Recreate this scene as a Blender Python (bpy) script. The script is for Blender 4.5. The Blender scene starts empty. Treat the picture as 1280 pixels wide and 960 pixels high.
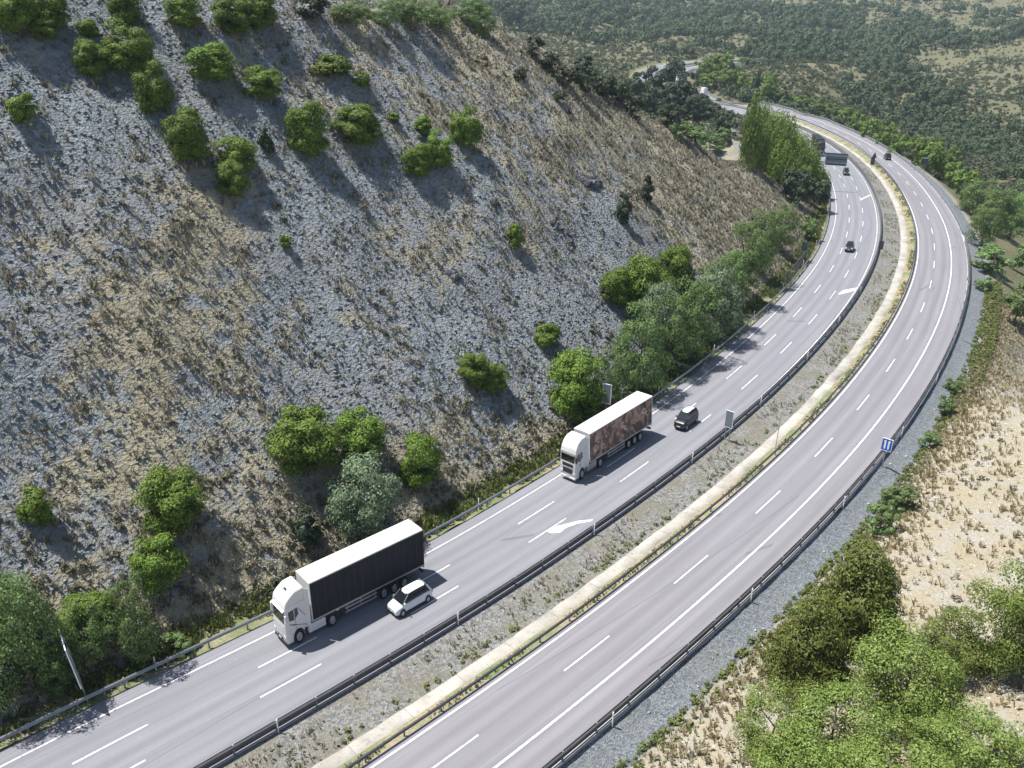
import bpy, bmesh, math, random
import numpy as np
from mathutils import Vector, Matrix, Euler
PI=math.pi
for c in (bpy.data.objects,bpy.data.meshes,bpy.data.materials):
    for o in list(c): c.remove(o)
SC=bpy.context.scene
COL=SC.collection
FAR_TABLE=[[253.4,560.0,-25.3],[286.5,600.0,-25.7],[244.8,430.0,-19.9],[315.5,620.0,-17.4],[347.9,720.0,-5.8],[419.7,820.0,6.0],[382.5,700.0,-8.8],[323.7,800.0,-14.3],[265.5,680.0,-15.0],[309.0,700.0,-10.5],[211.9,690.0,0.0],[264.0,780.0,8.9],[174.6,640.0,1.2],[196.4,600.0,-2.0],[389.2,1050.0,5.0],[543.3,1200.0,18.5],[235.4,1100.0,16.3],[153.6,1050.0,8.4],[99.0,1300.0,25.2],[41.2,950.0,7.3],[74.8,780.0,8.0],[-14.1,1500.0,46.5],[456.3,1550.0,50.0],[794.1,1500.0,57.6],[618.4,1150.0,22.3],[160.6,880.0,1.6],[217.4,930.0,3.9],[38.3,620.0,10.4],[48.7,500.0,14.0],[35.1,800.0,5.8],[-1200,2600,170],[0,2700,150],[1200,2600,140],[2300,1800,120],[2400,300,60],[-2400,1200,150],[-900,900,130],[500,-300,-10],[300,100,-20],[-600,-300,40],[400,250,-28],[-300,600,75],[-500,300,110],[-120,480,42],[900,700,10],[800,400,-20]]
import numpy as np
CAM_H=59.0679
PITCH=0.430424; ROLL=0.022962; FPX=1079.87
# ---- road reference line: curvature and grade knots every 40 m, then a spline for the far S-bend
_K=np.array([-.773174,-.230113,.3132,.335001,.200324,.237712,.225664,.160824,.184447,.200142,.248647,.308422,.366895])*.01
_Gr=np.array([-.091022,-.042502,.715169,.356532,.066108,-.077992,-.001193,-.08474,-.075026,-.070787,-.064711,-.064005,-.063995])*.1
BANK=13.717338
MW=9.58498
def _road():
    S=np.arange(-40,441.,1.); ks=np.arange(13)*40-20.
    k=np.interp(S,ks,_K); g=np.interp(S,ks,_Gr)
    th=np.cumsum(k); th=th-th[40]+.829218
    X=np.cumsum(np.cos(th)); Y=np.cumsum(np.sin(th)); Z=np.cumsum(g)
    X=X-X[40]-43.64977; Y=Y-Y[40]+43.20077; Z=Z-Z[40]
    C=np.array([(X[-20],Y[-20]),(X[-1],Y[-1]),(112.3,473),(100.5,504),(91.5,536),(85.5,590),(88.5,651),(103,716),(135,785),(185,840),(250,887),(335,940),(430,1000),(520,1060)])
    pts=[]
    for i in range(1,len(C)-2):
        p0,p1,p2,p3=C[i-1:i+3]
        n=max(2,int(np.hypot(*(p2-p1))))
        u=np.arange(n)[:,None]/n
        pts.append(.5*((2*p1)+(p2-p0)*u+(2*p0-5*p1+4*p2-p3)*u*u+(3*p1-p0-3*p2+p3)*u**3))
    E=np.concatenate(pts)[1:]
    # smooth the far spline
    for _ in range(12):
        E[1:-1]=(E[:-2]+2*E[1:-1]+E[2:])/4
    X=np.concatenate([X,E[:,0]]);Y=np.concatenate([Y,E[:,1]])
    Z=np.concatenate([Z,np.full(len(E),Z[-1])])
    tx=np.gradient(X);ty=np.gradient(Y);th=np.unwrap(np.arctan2(ty,tx))
    ds=np.hypot(np.diff(X),np.diff(Y));s=np.concatenate([[0],np.cumsum(ds)])-40.
    kk=np.gradient(th,s); b=np.convolve(np.pad(kk,12,'edge'),np.ones(25)/25,'valid')*BANK
    b=np.clip(b,-.1,.06)
    return s,X,Y,Z,th,b
RS,RX,RY,RZ,RTH,RB=_road()
def road_at(s,t,dz=0.):
    s=np.asarray(s,float);t=np.asarray(t,float)
    x=np.interp(s,RS,RX);y=np.interp(s,RS,RY);z=np.interp(s,RS,RZ);th=np.interp(s,RS,RTH);b=np.interp(s,RS,RB)
    return np.stack([x+t*np.sin(th),y-t*np.cos(th),z+np.clip(t,-14,34)*b+dz],-1)
def road_query(x,y):
    x=np.asarray(x,float).ravel();y=np.asarray(y,float).ravel()
    s=np.empty_like(x);t=np.empty_like(x);z=np.empty_like(x)
    qx,qy=RX[::2],RY[::2]
    for a in range(0,len(x),4000):
        sl=slice(a,a+4000)
        d=(x[sl,None]-qx)**2+(y[sl,None]-qy)**2
        i=np.argmin(d,1)*2
        dx=x[sl]-RX[i];dy=y[sl]-RY[i];th=RTH[i]
        al=dx*np.cos(th)+dy*np.sin(th)
        s[sl]=RS[i]+np.clip(al,-1.5,1.5)
        tt=dx*np.sin(th)-dy*np.cos(th)
        dist=np.hypot(dx,dy)
        t[sl]=np.where(np.abs(al)<3,tt,np.sign(tt)*dist)
        z[sl]=RZ[i]+np.clip(t[sl],-14,34)*RB[i]
    return s,t,z
_rs=np.random.RandomState(7)
_perm=_rs.permutation(512);_perm=np.concatenate([_perm,_perm,_perm])
_gr=_rs.uniform(0,2*np.pi,512)
def perlin(x,y):
    xi=np.floor(x).astype(int);yi=np.floor(y).astype(int);xf=x-xi;yf=y-yi
    u=xf*xf*xf*(xf*(xf*6-15)+10);v=yf*yf*yf*(yf*(yf*6-15)+10)
    def g(ix,iy,fx,fy):
        a=_gr[_perm[(_perm[ix&511]+iy)&511]];return np.cos(a)*fx+np.sin(a)*fy
    n00=g(xi,yi,xf,yf);n10=g(xi+1,yi,xf-1,yf);n01=g(xi,yi+1,xf,yf-1);n11=g(xi+1,yi+1,xf-1,yf-1)
    return ((n00*(1-u)+n10*u)*(1-v)+(n01*(1-u)+n11*u)*v)*1.5
def fbm(x,y,sc,o=3,seed=0):
    r=0;a=1.
    for i in range(o):
        r=r+a*perlin(x/sc+seed*17.3+i*5.1,y/sc-seed*9.7+i*3.3);sc*=.5;a*=.5
    return r
def sstep(x,a,b):
    u=np.clip((x-a)/(b-a),0,1);return u*u*(3-2*u)
def smin(a,b,k):
    h=np.clip(.5+.5*(b-a)/k,0,1);return b*(1-h)+a*h-k*h*(1-h)
# far ground: heights at control points, joined by a thin-plate spline
FAR=np.array(FAR_TABLE,float) if 'FAR_TABLE' in globals() else None
def _tps(P):
    n=len(P);d=np.hypot(P[:,None,0]-P[None,:,0],P[:,None,1]-P[None,:,1])/500
    U=np.where(d>0,d*d*np.log(d+1e-9),0)+np.eye(n)*.02
    A=np.zeros((n+3,n+3));A[:n,:n]=U;A[:n,n]=1;A[:n,n+1]=P[:,0]/500;A[:n,n+2]=P[:,1]/500;A[n:,:n]=A[:n,n:].T
    return np.linalg.solve(A,np.concatenate([P[:,2],[0,0,0]]))
_W=None
def z_far(x,y):
    global _W
    if _W is None:_W=_tps(FAR)
    n=len(FAR);r=np.full(len(x),_W[n])+_W[n+1]*x/500+_W[n+2]*y/500
    for i in range(n):
        d=np.hypot(x-FAR[i,0],y-FAR[i,1])/500
        r=r+_W[i]*np.where(d>0,d*d*np.log(d+1e-9),0)
    r=np.clip(r,-60,230)
    return r+fbm(x,y,150.,4,3)*13*sstep(np.hypot(x,y),300,900)
SK=np.array([-60,0,60,100,150,200,240,270,300,350,400,440,480,520,580,660,800,1300.])
CREST=np.array([95,92,82,66,44,24,11,5,3,3,4,6,7,5,4,3,3,3.])
ASL=np.array([1.0,1.0,.98,.93,.86,.72,.58,.5,.45,.4,.4,.45,.45,.4,.35,.3,.3,.3])
NAT=np.array([.22,.22,.2,.15,.08,.04,.03,.03,.03,.04,.05,.05,.05,.04,.02,.02,.02,.02])
def terrain_z(x,y,detail=True):
    sh=np.shape(x);x=np.asarray(x,float).ravel();y=np.asarray(y,float).ravel()
    s,t,zr=road_query(x,y)
    zf=z_far(x,y)
    el=np.maximum(-t-8,0);er=np.maximum(t-31,0)
    c=np.interp(s,SK,CREST);a=np.interp(s,SK,ASL)
    if detail:
        und=fbm(x,y,26.,3,1);fine=fbm(x,y,5.,3,2)
        gul=np.abs(fbm(s+el*.15,el*.25,15.,3,5))
    else: und=fine=gul=0
    hl=smin(a*el,c+np.interp(s,SK,NAT)*el,np.interp(s,[100,250],[8.,4.]))
    hl=np.maximum(hl,-.2)
    amp=sstep(el,2,18)
    hl=hl+amp*(und*2.2+fine*.5-gul*1.6)-.3
    hl=hl+(amp*(np.abs(fbm(x,y,9.,3,8))*-1.3+.4) if detail else 0)
    zl=zr+hl
    bl=sstep(el,140,330)*sstep(s,60,200)
    zl=zl*(1-bl)+zf*bl
    # right side: low sandy spur near the camera, then the valley
    sp=1-sstep(s,105,165)
    hr=sp*(.30*er)+(1-sp)*(np.interp(s,[0,440,560,640],[-.55,-.55,-.1,.1])*er)
    hr=np.where(hr<0,np.maximum(hr,-30),hr)
    hr=hr-1.0+sstep(er,1,10)*((und*1.0+fine*.35) if detail else 0)
    zrr=zr+hr
    br=sstep(er,15,120)*(1-sp)+sp*sstep(er,90,220)
    zrr=zrr*(1-br)+zf*br
    z=np.where(t<11,zl,zrr)
    ins=np.minimum(t+8,31-t)  # >0 inside the corridor
    z=z-1.5*sstep(ins,0,2.5)
    we=sstep(s,915,985);z=z*(1-we)+zf*we
    return z.reshape(sh)
def ray_dir(u,v):
    a=(u-640)/FPX;b=(v-480)/FPX
    cr,sr=np.cos(ROLL),np.sin(ROLL)
    a,b=a*cr+b*sr,-a*sr+b*cr
    c,s=np.cos(PITCH),np.sin(PITCH)
    return np.array([a,c-b*s,-s-b*c])
def project(P):
    P=np.asarray(P,float);x=P[...,0];y=P[...,1];z=P[...,2]-CAM_H
    c,s=np.cos(PITCH),np.sin(PITCH);d=y*c-z*s;u=z*c+y*s
    a=x/d;b=-u/d;cr,sr=np.cos(ROLL),np.sin(ROLL)
    return np.stack([640+FPX*(a*cr-b*sr),480+FPX*(a*sr+b*cr),d],-1)
def terrain_hit(u,v):
    r=ray_dir(u,v);D=np.concatenate([np.arange(25,300,1.),np.arange(300,2500,4.)])
    P=np.array([0,0,CAM_H])+r*D[:,None]
    z=terrain_z(P[:,0],P[:,1])
    w=np.where(P[:,2]<=z)[0]
    if len(w)==0:return None
    i=w[0]
    if i==0:return P[0]
    lo,hi=D[i-1],D[i]
    for _ in range(14):
        m=(lo+hi)/2;p=np.array([0,0,CAM_H])+r*m
        if p[2]<=terrain_z(p[0:1],p[1:2])[0]:hi=m
        else:lo=m
    return np.array([0,0,CAM_H])+r*hi
# ------------------------------------------------------------------ helpers
ZS=1.5
def tag(o,label=None,cat=None,group=None,kind=None):
    if label:o['label']=label
    if cat:o['category']=cat
    if group:o['group']=group
    if kind:o['kind']=kind
    return o
def empty(name,loc=(0,0,0),rz=0):
    o=bpy.data.objects.new(name,None);COL.objects.link(o);o.location=loc;o.rotation_euler=(0,0,rz);o.empty_display_size=.3;return o
def link(name,me,m=None,parent=None):
    if m is not None:
        me.materials.clear();me.materials.append(m)
    o=bpy.data.objects.new(name,me);COL.objects.link(o)
    if parent:o.parent=parent
    return o
def copy_tree(o,parent=None):
    c=o.copy();COL.objects.link(c)
    if parent:c.parent=parent
    for ch in list(o.children):copy_tree(ch,c)
    return c
def mesh_np(name,V,F,smooth=False):
    """V (n,3); F (m,k) all faces with k corners"""
    V=np.asarray(V,np.float32);F=np.asarray(F,np.int32)
    me=bpy.data.meshes.new(name);k=F.shape[1]
    me.vertices.add(len(V));me.vertices.foreach_set('co',V.ravel())
    me.loops.add(F.size);me.loops.foreach_set('vertex_index',F.ravel())
    me.polygons.add(len(F));me.polygons.foreach_set('loop_start',np.arange(len(F),dtype=np.int32)*k)
    try:me.polygons.foreach_set('loop_total',np.full(len(F),k,np.int32))
    except Exception:pass
    if smooth:me.polygons.foreach_set('use_smooth',np.ones(len(F),bool))
    me.update(calc_edges=True);me.validate();return me
class BM:
    def __init__(s):s.b=bmesh.new()
    def box(s,x0,x1,y0,y1,z0,z1,bev=0,tx=0):
        r=bmesh.ops.create_cube(s.b,size=1)
        for v in r['verts']:
            v.co=Vector((x0 if v.co.x<0 else x1,y0 if v.co.y<0 else y1,z0 if v.co.z<0 else z1))
        if bev:
            ed=list({e for v in r['verts'] for e in v.link_edges})
            bmesh.ops.bevel(s.b,geom=ed,offset=bev,segments=2,affect='EDGES',profile=.5)
        return s
    def prism(s,pts,y0,y1,bev=0,inset=0,seg=2):
        """polygon in x,z pulled along y"""
        a=[s.b.verts.new((x,y0,z)) for x,z in pts];b=[s.b.verts.new((x,y1,z)) for x,z in pts]
        n=len(pts);fs=[s.b.faces.new(a),s.b.faces.new(b[::-1])]
        for i in range(n):fs.append(s.b.faces.new((a[i],b[i],b[(i+1)%n],a[(i+1)%n])))
        bmesh.ops.recalc_face_normals(s.b,faces=fs)
        if bev:
            ed=[e for e in fs[0].edges]+[e for e in fs[1].edges]
            bmesh.ops.bevel(s.b,geom=list(set(ed)),offset=bev,segments=seg,affect='EDGES',profile=.5)
        return s
    def cyl(s,p0,p1,r0,r1=None,n=16,caps=True):
        p0=Vector(p0);p1=Vector(p1);d=p1-p0
        m=Matrix.Translation((p0+p1)/2)@d.to_track_quat('Z','Y').to_matrix().to_4x4()
        bmesh.ops.create_cone(s.b,cap_ends=caps,segments=n,radius1=r0,radius2=r0 if r1 is None else r1,depth=d.length,matrix=m);return s
    def loft(s,rings,cap=True):
        R=[[s.b.verts.new(p) for p in r] for r in rings];fs=[]
        for a,b in zip(R[:-1],R[1:]):
            n=len(a)
            for i in range(n):fs.append(s.b.faces.new((a[i],a[(i+1)%n],b[(i+1)%n],b[i])))
        if cap:fs+=[s.b.faces.new(R[0][::-1]),s.b.faces.new(R[-1])]
        bmesh.ops.recalc_face_normals(s.b,faces=fs);return s
    def done(s,name,m,parent=None,smooth=False,loc=None):
        me=bpy.data.meshes.new(name);s.b.to_mesh(me);s.b.free()
        if smooth:
            me.polygons.foreach_set('use_smooth',[True]*len(me.polygons))
            try:me.set_sharp_from_angle(angle=math.radians(smooth if smooth>1 else 35))
            except Exception:pass
        o=link(name,me,m,parent)
        if loc:o.location=loc
        return o
# ------------------------------------------------------------------ materials
def newmat(name):
    m=bpy.data.materials.new(name);m.use_nodes=True;nt=m.node_tree
    return m,nt,nt.nodes['Principled BSDF']
def N(nt,t,**k):
    n=nt.nodes.new(t)
    for a,b in k.items():
        if a.startswith('i_'):n.inputs[a[2:].replace('_',' ')].default_value=b
        else:setattr(n,a,b)
    return n
def plain(name,col,rough=.5,metal=0,var=.12,scale=3.,spec=.5,coat=0):
    m,nt,p=newmat(name)
    tc=N(nt,'ShaderNodeTexCoord');nz=N(nt,'ShaderNodeTexNoise');nz.inputs['Scale'].default_value=scale;nz.inputs['Detail'].default_value=5
    nt.links.new(tc.outputs['Object'],nz.inputs['Vector'])
    mx=N(nt,'ShaderNodeMix',data_type='RGBA')
    mx.inputs[6].default_value=(*[c*(1-var) for c in col],1);mx.inputs[7].default_value=(*[min(1,c*(1+var)) for c in col],1)
    nt.links.new(nz.outputs['Fac'],mx.inputs[0]);nt.links.new(mx.outputs[2],p.inputs['Base Color'])
    p.inputs['Roughness'].default_value=rough;p.inputs['Metallic'].default_value=metal
    p.inputs['Specular IOR Level'].default_value=spec;p.inputs['Coat Weight'].default_value=coat
    return m
def ramp(nt,stops,interp='LINEAR'):
    r=nt.nodes.new('ShaderNodeValToRGB');r.color_ramp.interpolation=interp
    e=r.color_ramp.elements
    while len(e)>1:e.remove(e[-1])
    e[0].position=stops[0][0];e[0].color=(*stops[0][1],1)
    for p,c in stops[1:]:
        x=e.new(p);x.color=(*c,1)
    return r
def mix(nt,f,a,b,blend='MIX'):
    m=nt.nodes.new('ShaderNodeMix');m.data_type='RGBA';m.blend_type=blend
    for v,i in ((f,0),(a,6),(b,7)):
        if isinstance(v,(int,float)):m.inputs[i].default_value=v
        elif isinstance(v,tuple):m.inputs[i].default_value=(*v,1)
        else:nt.links.new(v,m.inputs[i])
    return m.outputs[2]
def math_(nt,op,a,b=0.,clamp=False):
    m=nt.nodes.new('ShaderNodeMath');m.operation=op;m.use_clamp=clamp
    for v,i in ((a,0),(b,1)):
        if isinstance(v,(int,float)):m.inputs[i].default_value=v
        else:nt.links.new(v,m.inputs[i])
    return m.outputs[0]
def noise(nt,vec,scale,detail=4,rough=.55):
    n=nt.nodes.new('ShaderNodeTexNoise');n.inputs['Scale'].default_value=scale;n.inputs['Detail'].default_value=detail;n.inputs['Roughness'].default_value=rough
    nt.links.new(vec,n.inputs['Vector']);return n.outputs['Fac']
def voro(nt,vec,scale,feature='F1',out='Distance'):
    n=nt.nodes.new('ShaderNodeTexVoronoi');n.feature=feature;n.inputs['Scale'].default_value=scale
    nt.links.new(vec,n.inputs['Vector']);return n.outputs[out]
def bump(nt,p,h,strength=.5,dist=.1):
    b=nt.nodes.new('ShaderNodeBump');b.inputs['Strength'].default_value=strength;b.inputs['Distance'].default_value=dist
    nt.links.new(h,b.inputs['Height']);nt.links.new(b.outputs['Normal'],p.inputs['Normal'])
def asphalt_mat(name,a,b,streak,tracks):
    m,nt,p=newmat(name);L=nt.links
    uv=nt.nodes.new('ShaderNodeUVMap');mp=nt.nodes.new('ShaderNodeMapping');mp.inputs['Scale'].default_value=(1,.02,1)
    L.new(uv.outputs[0],mp.inputs['Vector'])
    st=noise(nt,mp.outputs[0],.8,6,.65)          # long streaks of wear
    tc=nt.nodes.new('ShaderNodeTexCoord');v=tc.outputs['Object']
    pat=noise(nt,v,.10,5,.6);gr=noise(nt,v,26,3);mid=noise(nt,v,1.3,5,.7)
    c=mix(nt,pat,a,b)
    r1=ramp(nt,[(.40,(0,0,0)),(.66,(1,1,1))]);L.new(st,r1.inputs[0])
    c=mix(nt,math_(nt,'MULTIPLY',r1.outputs[0],streak),c,tuple(x*.66 for x in a))
    # polished wheel tracks: two per lane
    sp=nt.nodes.new('ShaderNodeSeparateXYZ');L.new(uv.outputs[0],sp.inputs[0])
    w=math_(nt,'SINE',math_(nt,'MULTIPLY',math_(nt,'SUBTRACT',sp.outputs[0],tracks),2*PI/1.75))
    w=math_(nt,'MULTIPLY',math_(nt,'ADD',w,1.),.17);w=math_(nt,'MULTIPLY',w,math_(nt,'ADD',mid,.5))
    c=mix(nt,w,c,tuple(x*.55 for x in a))
    r2=ramp(nt,[(.62,(0,0,0)),(.72,(1,1,1))]);L.new(mid,r2.inputs[0])
    c=mix(nt,math_(nt,'MULTIPLY',r2.outputs[0],.22),c,tuple(min(1,x*1.5) for x in b))
    c=mix(nt,.22,c,mix(nt,gr,(.06,.06,.06),(.40,.39,.41)))
    # dark repair seams
    pm=nt.nodes.new('ShaderNodeMapping');pm.inputs['Scale'].default_value=(.28,.012,1);L.new(uv.outputs[0],pm.inputs[0])
    vr=nt.nodes.new('ShaderNodeTexVoronoi');vr.feature='DISTANCE_TO_EDGE';vr.inputs['Scale'].default_value=1.;L.new(pm.outputs[0],vr.inputs['Vector'])
    e=math_(nt,'LESS_THAN',vr.outputs['Distance'],.004);c=mix(nt,math_(nt,'MULTIPLY',e,.35),c,(.06,.06,.06))
    L.new(c,p.inputs['Base Color']);p.inputs['Roughness'].default_value=.8;p.inputs['Specular IOR Level'].default_value=.3
    bump(nt,p,gr,.25,.01);return m
def paint_mat():
    m,nt,p=newmat('road_paint');tc=nt.nodes.new('ShaderNodeTexCoord')
    n=noise(nt,tc.outputs['Object'],2.2,6,.7);r=ramp(nt,[(.34,(.30,.30,.31)),(.50,(.62,.62,.61)),(.62,(.74,.74,.72))]);nt.links.new(n,r.inputs[0])
    nt.links.new(r.outputs[0],p.inputs['Base Color']);p.inputs['Roughness'].default_value=.6;return m
def gravel_mat(name,c0,c1,scale,c2=None,moss=0.):
    m,nt,p=newmat(name);tc=nt.nodes.new('ShaderNodeTexCoord');v=tc.outputs['Object']
    cell=voro(nt,v,scale,'F1','Color');d=voro(nt,v,scale)
    big=noise(nt,v,.25,4)
    sep=nt.nodes.new('ShaderNodeSeparateColor');nt.links.new(cell,sep.inputs[0])
    c=mix(nt,sep.outputs[0],c0,c1)
    if c2:
        r=ramp(nt,[(.45,(0,0,0)),(.62,(1,1,1))]);nt.links.new(big,r.inputs[0]);c=mix(nt,math_(nt,'MULTIPLY',r.outputs[0],moss),c,c2)
    nt.links.new(c,p.inputs['Base Color']);p.inputs['Roughness'].default_value=.9;p.inputs['Specular IOR Level'].default_value=.2
    bump(nt,p,d,.8,.12);return m
def leaf_mat(name,cols,trans=.25,rough=.6):
    m,nt,p=newmat(name);g=nt.nodes.new('ShaderNodeNewGeometry')
    oi=nt.nodes.new('ShaderNodeObjectInfo')
    r=ramp(nt,[(i/(len(cols)-1),c) for i,c in enumerate(cols)]);nt.links.new(g.outputs['Random Per Island'],r.inputs[0])
    hs=nt.nodes.new('ShaderNodeHueSaturation');nt.links.new(r.outputs[0],hs.inputs['Color'])
    v=math_(nt,'MULTIPLY_ADD',oi.outputs['Random'],.35);nt.nodes[-1].inputs[2].default_value=.82;nt.links.new(v,hs.inputs['Value'])
    h=math_(nt,'MULTIPLY_ADD',oi.outputs['Random'],.016);nt.nodes[-1].inputs[2].default_value=.489;nt.links.new(h,hs.inputs['Hue'])
    nt.links.new(hs.outputs[0],p.inputs['Base Color']);p.inputs['Roughness'].default_value=rough;p.inputs['Specular IOR Level'].default_value=.25
    t=nt.nodes.new('ShaderNodeBsdfTranslucent');nt.links.new(hs.outputs[0],t.inputs['Color'])
    ms=nt.nodes.new('ShaderNodeMixShader');ms.inputs[0].default_value=trans
    nt.links.new(p.outputs[0],ms.inputs[1]);nt.links.new(t.outputs[0],ms.inputs[2])
    nt.links.new(ms.outputs[0],nt.nodes['Material Output'].inputs['Surface']);return m
def terrain_mat():
    m,nt,p=newmat('hillside_ground');L=nt.links
    at=nt.nodes.new('ShaderNodeAttribute');at.attribute_name='cover'
    sep=nt.nodes.new('ShaderNodeSeparateColor');L.new(at.outputs['Color'],sep.inputs[0])
    veg,sand,forest=sep.outputs[0],sep.outputs[1],sep.outputs[2]
    tc=nt.nodes.new('ShaderNodeTexCoord');v=tc.outputs['Object']
    n1=noise(nt,v,.35,6,.65);n2=noise(nt,v,1.6,6,.7);n3=noise(nt,v,.07,4,.5);n4=noise(nt,v,.02,5,.6)
    cellc=voro(nt,v,2.4,'F1','Color');s2=nt.nodes.new('ShaderNodeSeparateColor');L.new(cellc,s2.inputs[0])
    d1=voro(nt,v,2.4);d2=voro(nt,v,5.5)
    slate=mix(nt,s2.outputs[0],SLATE0,SLATE1)
    r0=ramp(nt,[(.35,(0,0,0)),(.65,(1,1,1))]);L.new(n3,r0.inputs[0])
    slate=mix(nt,math_(nt,'MULTIPLY',r0.outputs[0],.6),slate,SLATE2)
    grass=mix(nt,n2,GRASS0,GRASS1)
    rr=ramp(nt,[(.4,(0,0,0)),(.6,(1,1,1))]);L.new(n3,rr.inputs[0])
    grass=mix(nt,math_(nt,'MULTIPLY',rr.outputs[0],.7),grass,GRASS2)
    f=math_(nt,'ADD',veg,math_(nt,'MULTIPLY',math_(nt,'SUBTRACT',n1,.5),1.6))
    r1=ramp(nt,[(.38,(0,0,0)),(.62,(1,1,1))]);L.new(f,r1.inputs[0])
    c=mix(nt,r1.outputs[0],slate,grass)
    sandc=mix(nt,n2,SAND0,SAND1)
    rs=ramp(nt,[(.42,(0,0,0)),(.6,(1,1,1))]);L.new(n1,rs.inputs[0])
    sandc=mix(nt,math_(nt,'MULTIPLY',rs.outputs[0],.6),sandc,SAND2)
    c=mix(nt,sand,c,sandc)
    fc=mix(nt,n4,FORE0,FORE1)
    c=mix(nt,forest,c,fc)
    L.new(c,p.inputs['Base Color']);p.inputs['Roughness'].default_value=.95;p.inputs['Specular IOR Level'].default_value=.15
    h=math_(nt,'ADD',math_(nt,'MULTIPLY',d1,.7),math_(nt,'ADD',math_(nt,'MULTIPLY',d2,.35),n2))
    bump(nt,p,h,.9,.35);return m
SLATE0=(.135,.153,.168);SLATE1=(.26,.287,.308);SLATE2=(.20,.202,.198)
GRASS0=(.19,.172,.125);GRASS1=(.37,.335,.24);GRASS2=(.25,.225,.17)
SAND0=(.28,.24,.16);SAND1=(.42,.37,.265);SAND2=(.37,.36,.335)
FORE0=(.105,.115,.06);FORE1=(.19,.165,.105)
def concrete_mat():
    m,nt,p=newmat('channel_concrete');L=nt.links;uv=nt.nodes.new('ShaderNodeUVMap');sp=nt.nodes.new('ShaderNodeSeparateXYZ');L.new(uv.outputs[0],sp.inputs[0])
    tc=nt.nodes.new('ShaderNodeTexCoord');v=tc.outputs['Object']
    a=noise(nt,v,.35,6,.7);b=noise(nt,v,2.5,5,.7)
    r=ramp(nt,[(.3,(.26,.243,.213)),(.5,(.36,.339,.30)),(.7,(.43,.408,.365))]);L.new(a,r.inputs[0])
    r2=ramp(nt,[(.33,(.2,.19,.14)),(.46,(1,1,1))]);L.new(b,r2.inputs[0])
    c=mix(nt,.35,r.outputs[0],r2.outputs[0],'MULTIPLY')
    fr=math_(nt,'FRACT',math_(nt,'MULTIPLY',sp.outputs[1],1/6.))
    j=math_(nt,'LESS_THAN',fr,.02);c=mix(nt,math_(nt,'MULTIPLY',j,.4),c,(.11,.10,.08))
    # slabs differ a little
    wn=nt.nodes.new('ShaderNodeTexWhiteNoise');wn.noise_dimensions='1D';L.new(math_(nt,'FLOOR',math_(nt,'MULTIPLY',sp.outputs[1],1/6.)),wn.inputs['W'])
    hv=nt.nodes.new('ShaderNodeHueSaturation');L.new(c,hv.inputs['Color']);ma=nt.nodes.new('ShaderNodeMath');ma.operation='MULTIPLY_ADD';ma.inputs[1].default_value=.16;ma.inputs[2].default_value=.90;L.new(wn.outputs[0],ma.inputs[0]);L.new(ma.outputs[0],hv.inputs['Value'])
    L.new(hv.outputs[0],p.inputs['Base Color']);p.inputs['Roughness'].default_value=.9;bump(nt,p,b,.3,.05);return m
M={}
M['asphalt']=asphalt_mat('asphalt_mauve',(.185,.188,.21),(.245,.248,.272),.55,-.4)
M['asphalt_old']=asphalt_mat('asphalt_mauve_worn',(.19,.182,.20),(.245,.236,.254),.6,16.2)
M['paint']=paint_mat()
M['gravel']=gravel_mat('ditch_gravel',(.10,.10,.097),(.26,.255,.24),5.,(.16,.145,.10),.6)
M['gravel_blue']=gravel_mat('shoulder_gravel',(.085,.096,.105),(.21,.228,.245),6.,(.16,.16,.15),.3)
M['concrete']=concrete_mat()
M['kerb']=plain('pale_concrete',(.40,.385,.37),.85,0,.25,1.2)
M['verge']=gravel_mat('verge_soil',(.17,.165,.10),(.27,.25,.16),4.,(.12,.15,.06),.8)
M['verge_r']=gravel_mat('median_soil',(.22,.19,.12),(.32,.27,.18),4.,(.12,.16,.06),.8)
M['steel']=plain('galvanised_steel',(.36,.37,.38),.5,.55,.2,2.)
M['steel_dark']=plain('weathered_steel',(.12,.12,.12),.6,.3,.25,2.)
M['white_post']=plain('white_plastic',(.75,.75,.74),.5)
M['ground']=terrain_mat()
# ------------------------------------------------------------------ ground
def axis(lo,hi,step,far_lo,far_hi,g=1.07):
    a=list(np.arange(lo,hi+step/2,step));d=step
    x=hi
    while x<far_hi:
        d=min(d*g,90);x+=d;a.append(x)
    b=[];x=lo;d=step
    while x>far_lo:
        d=min(d*g,90);x-=d;b.append(x)
    return np.array(b[::-1]+a)
AX=axis(-150,175,1.5,-3000,3000);AY=axis(22,400,1.5,-700,3200,1.045)
gx,gy=np.meshgrid(AX,AY)
gz=terrain_z(gx,gy)
V=np.stack([gx.ravel(),gy.ravel(),gz.ravel()],1)
nx,ny=len(AX),len(AY)
i=(np.arange(ny-1)[:,None]*nx+np.arange(nx-1)[None]).ravel()
me=mesh_np('terrain',V,np.stack([i,i+1,i+nx+1,i+nx],1),True)
def idw(pts,x,y,k=2.):
    n=np.zeros(len(x));d=np.zeros(len(x))
    for px,py,v in pts:
        w=1/((x-px)**2+(y-py)**2+9)**(k*.75);n+=w*v;d+=w
    return n/d
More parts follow.
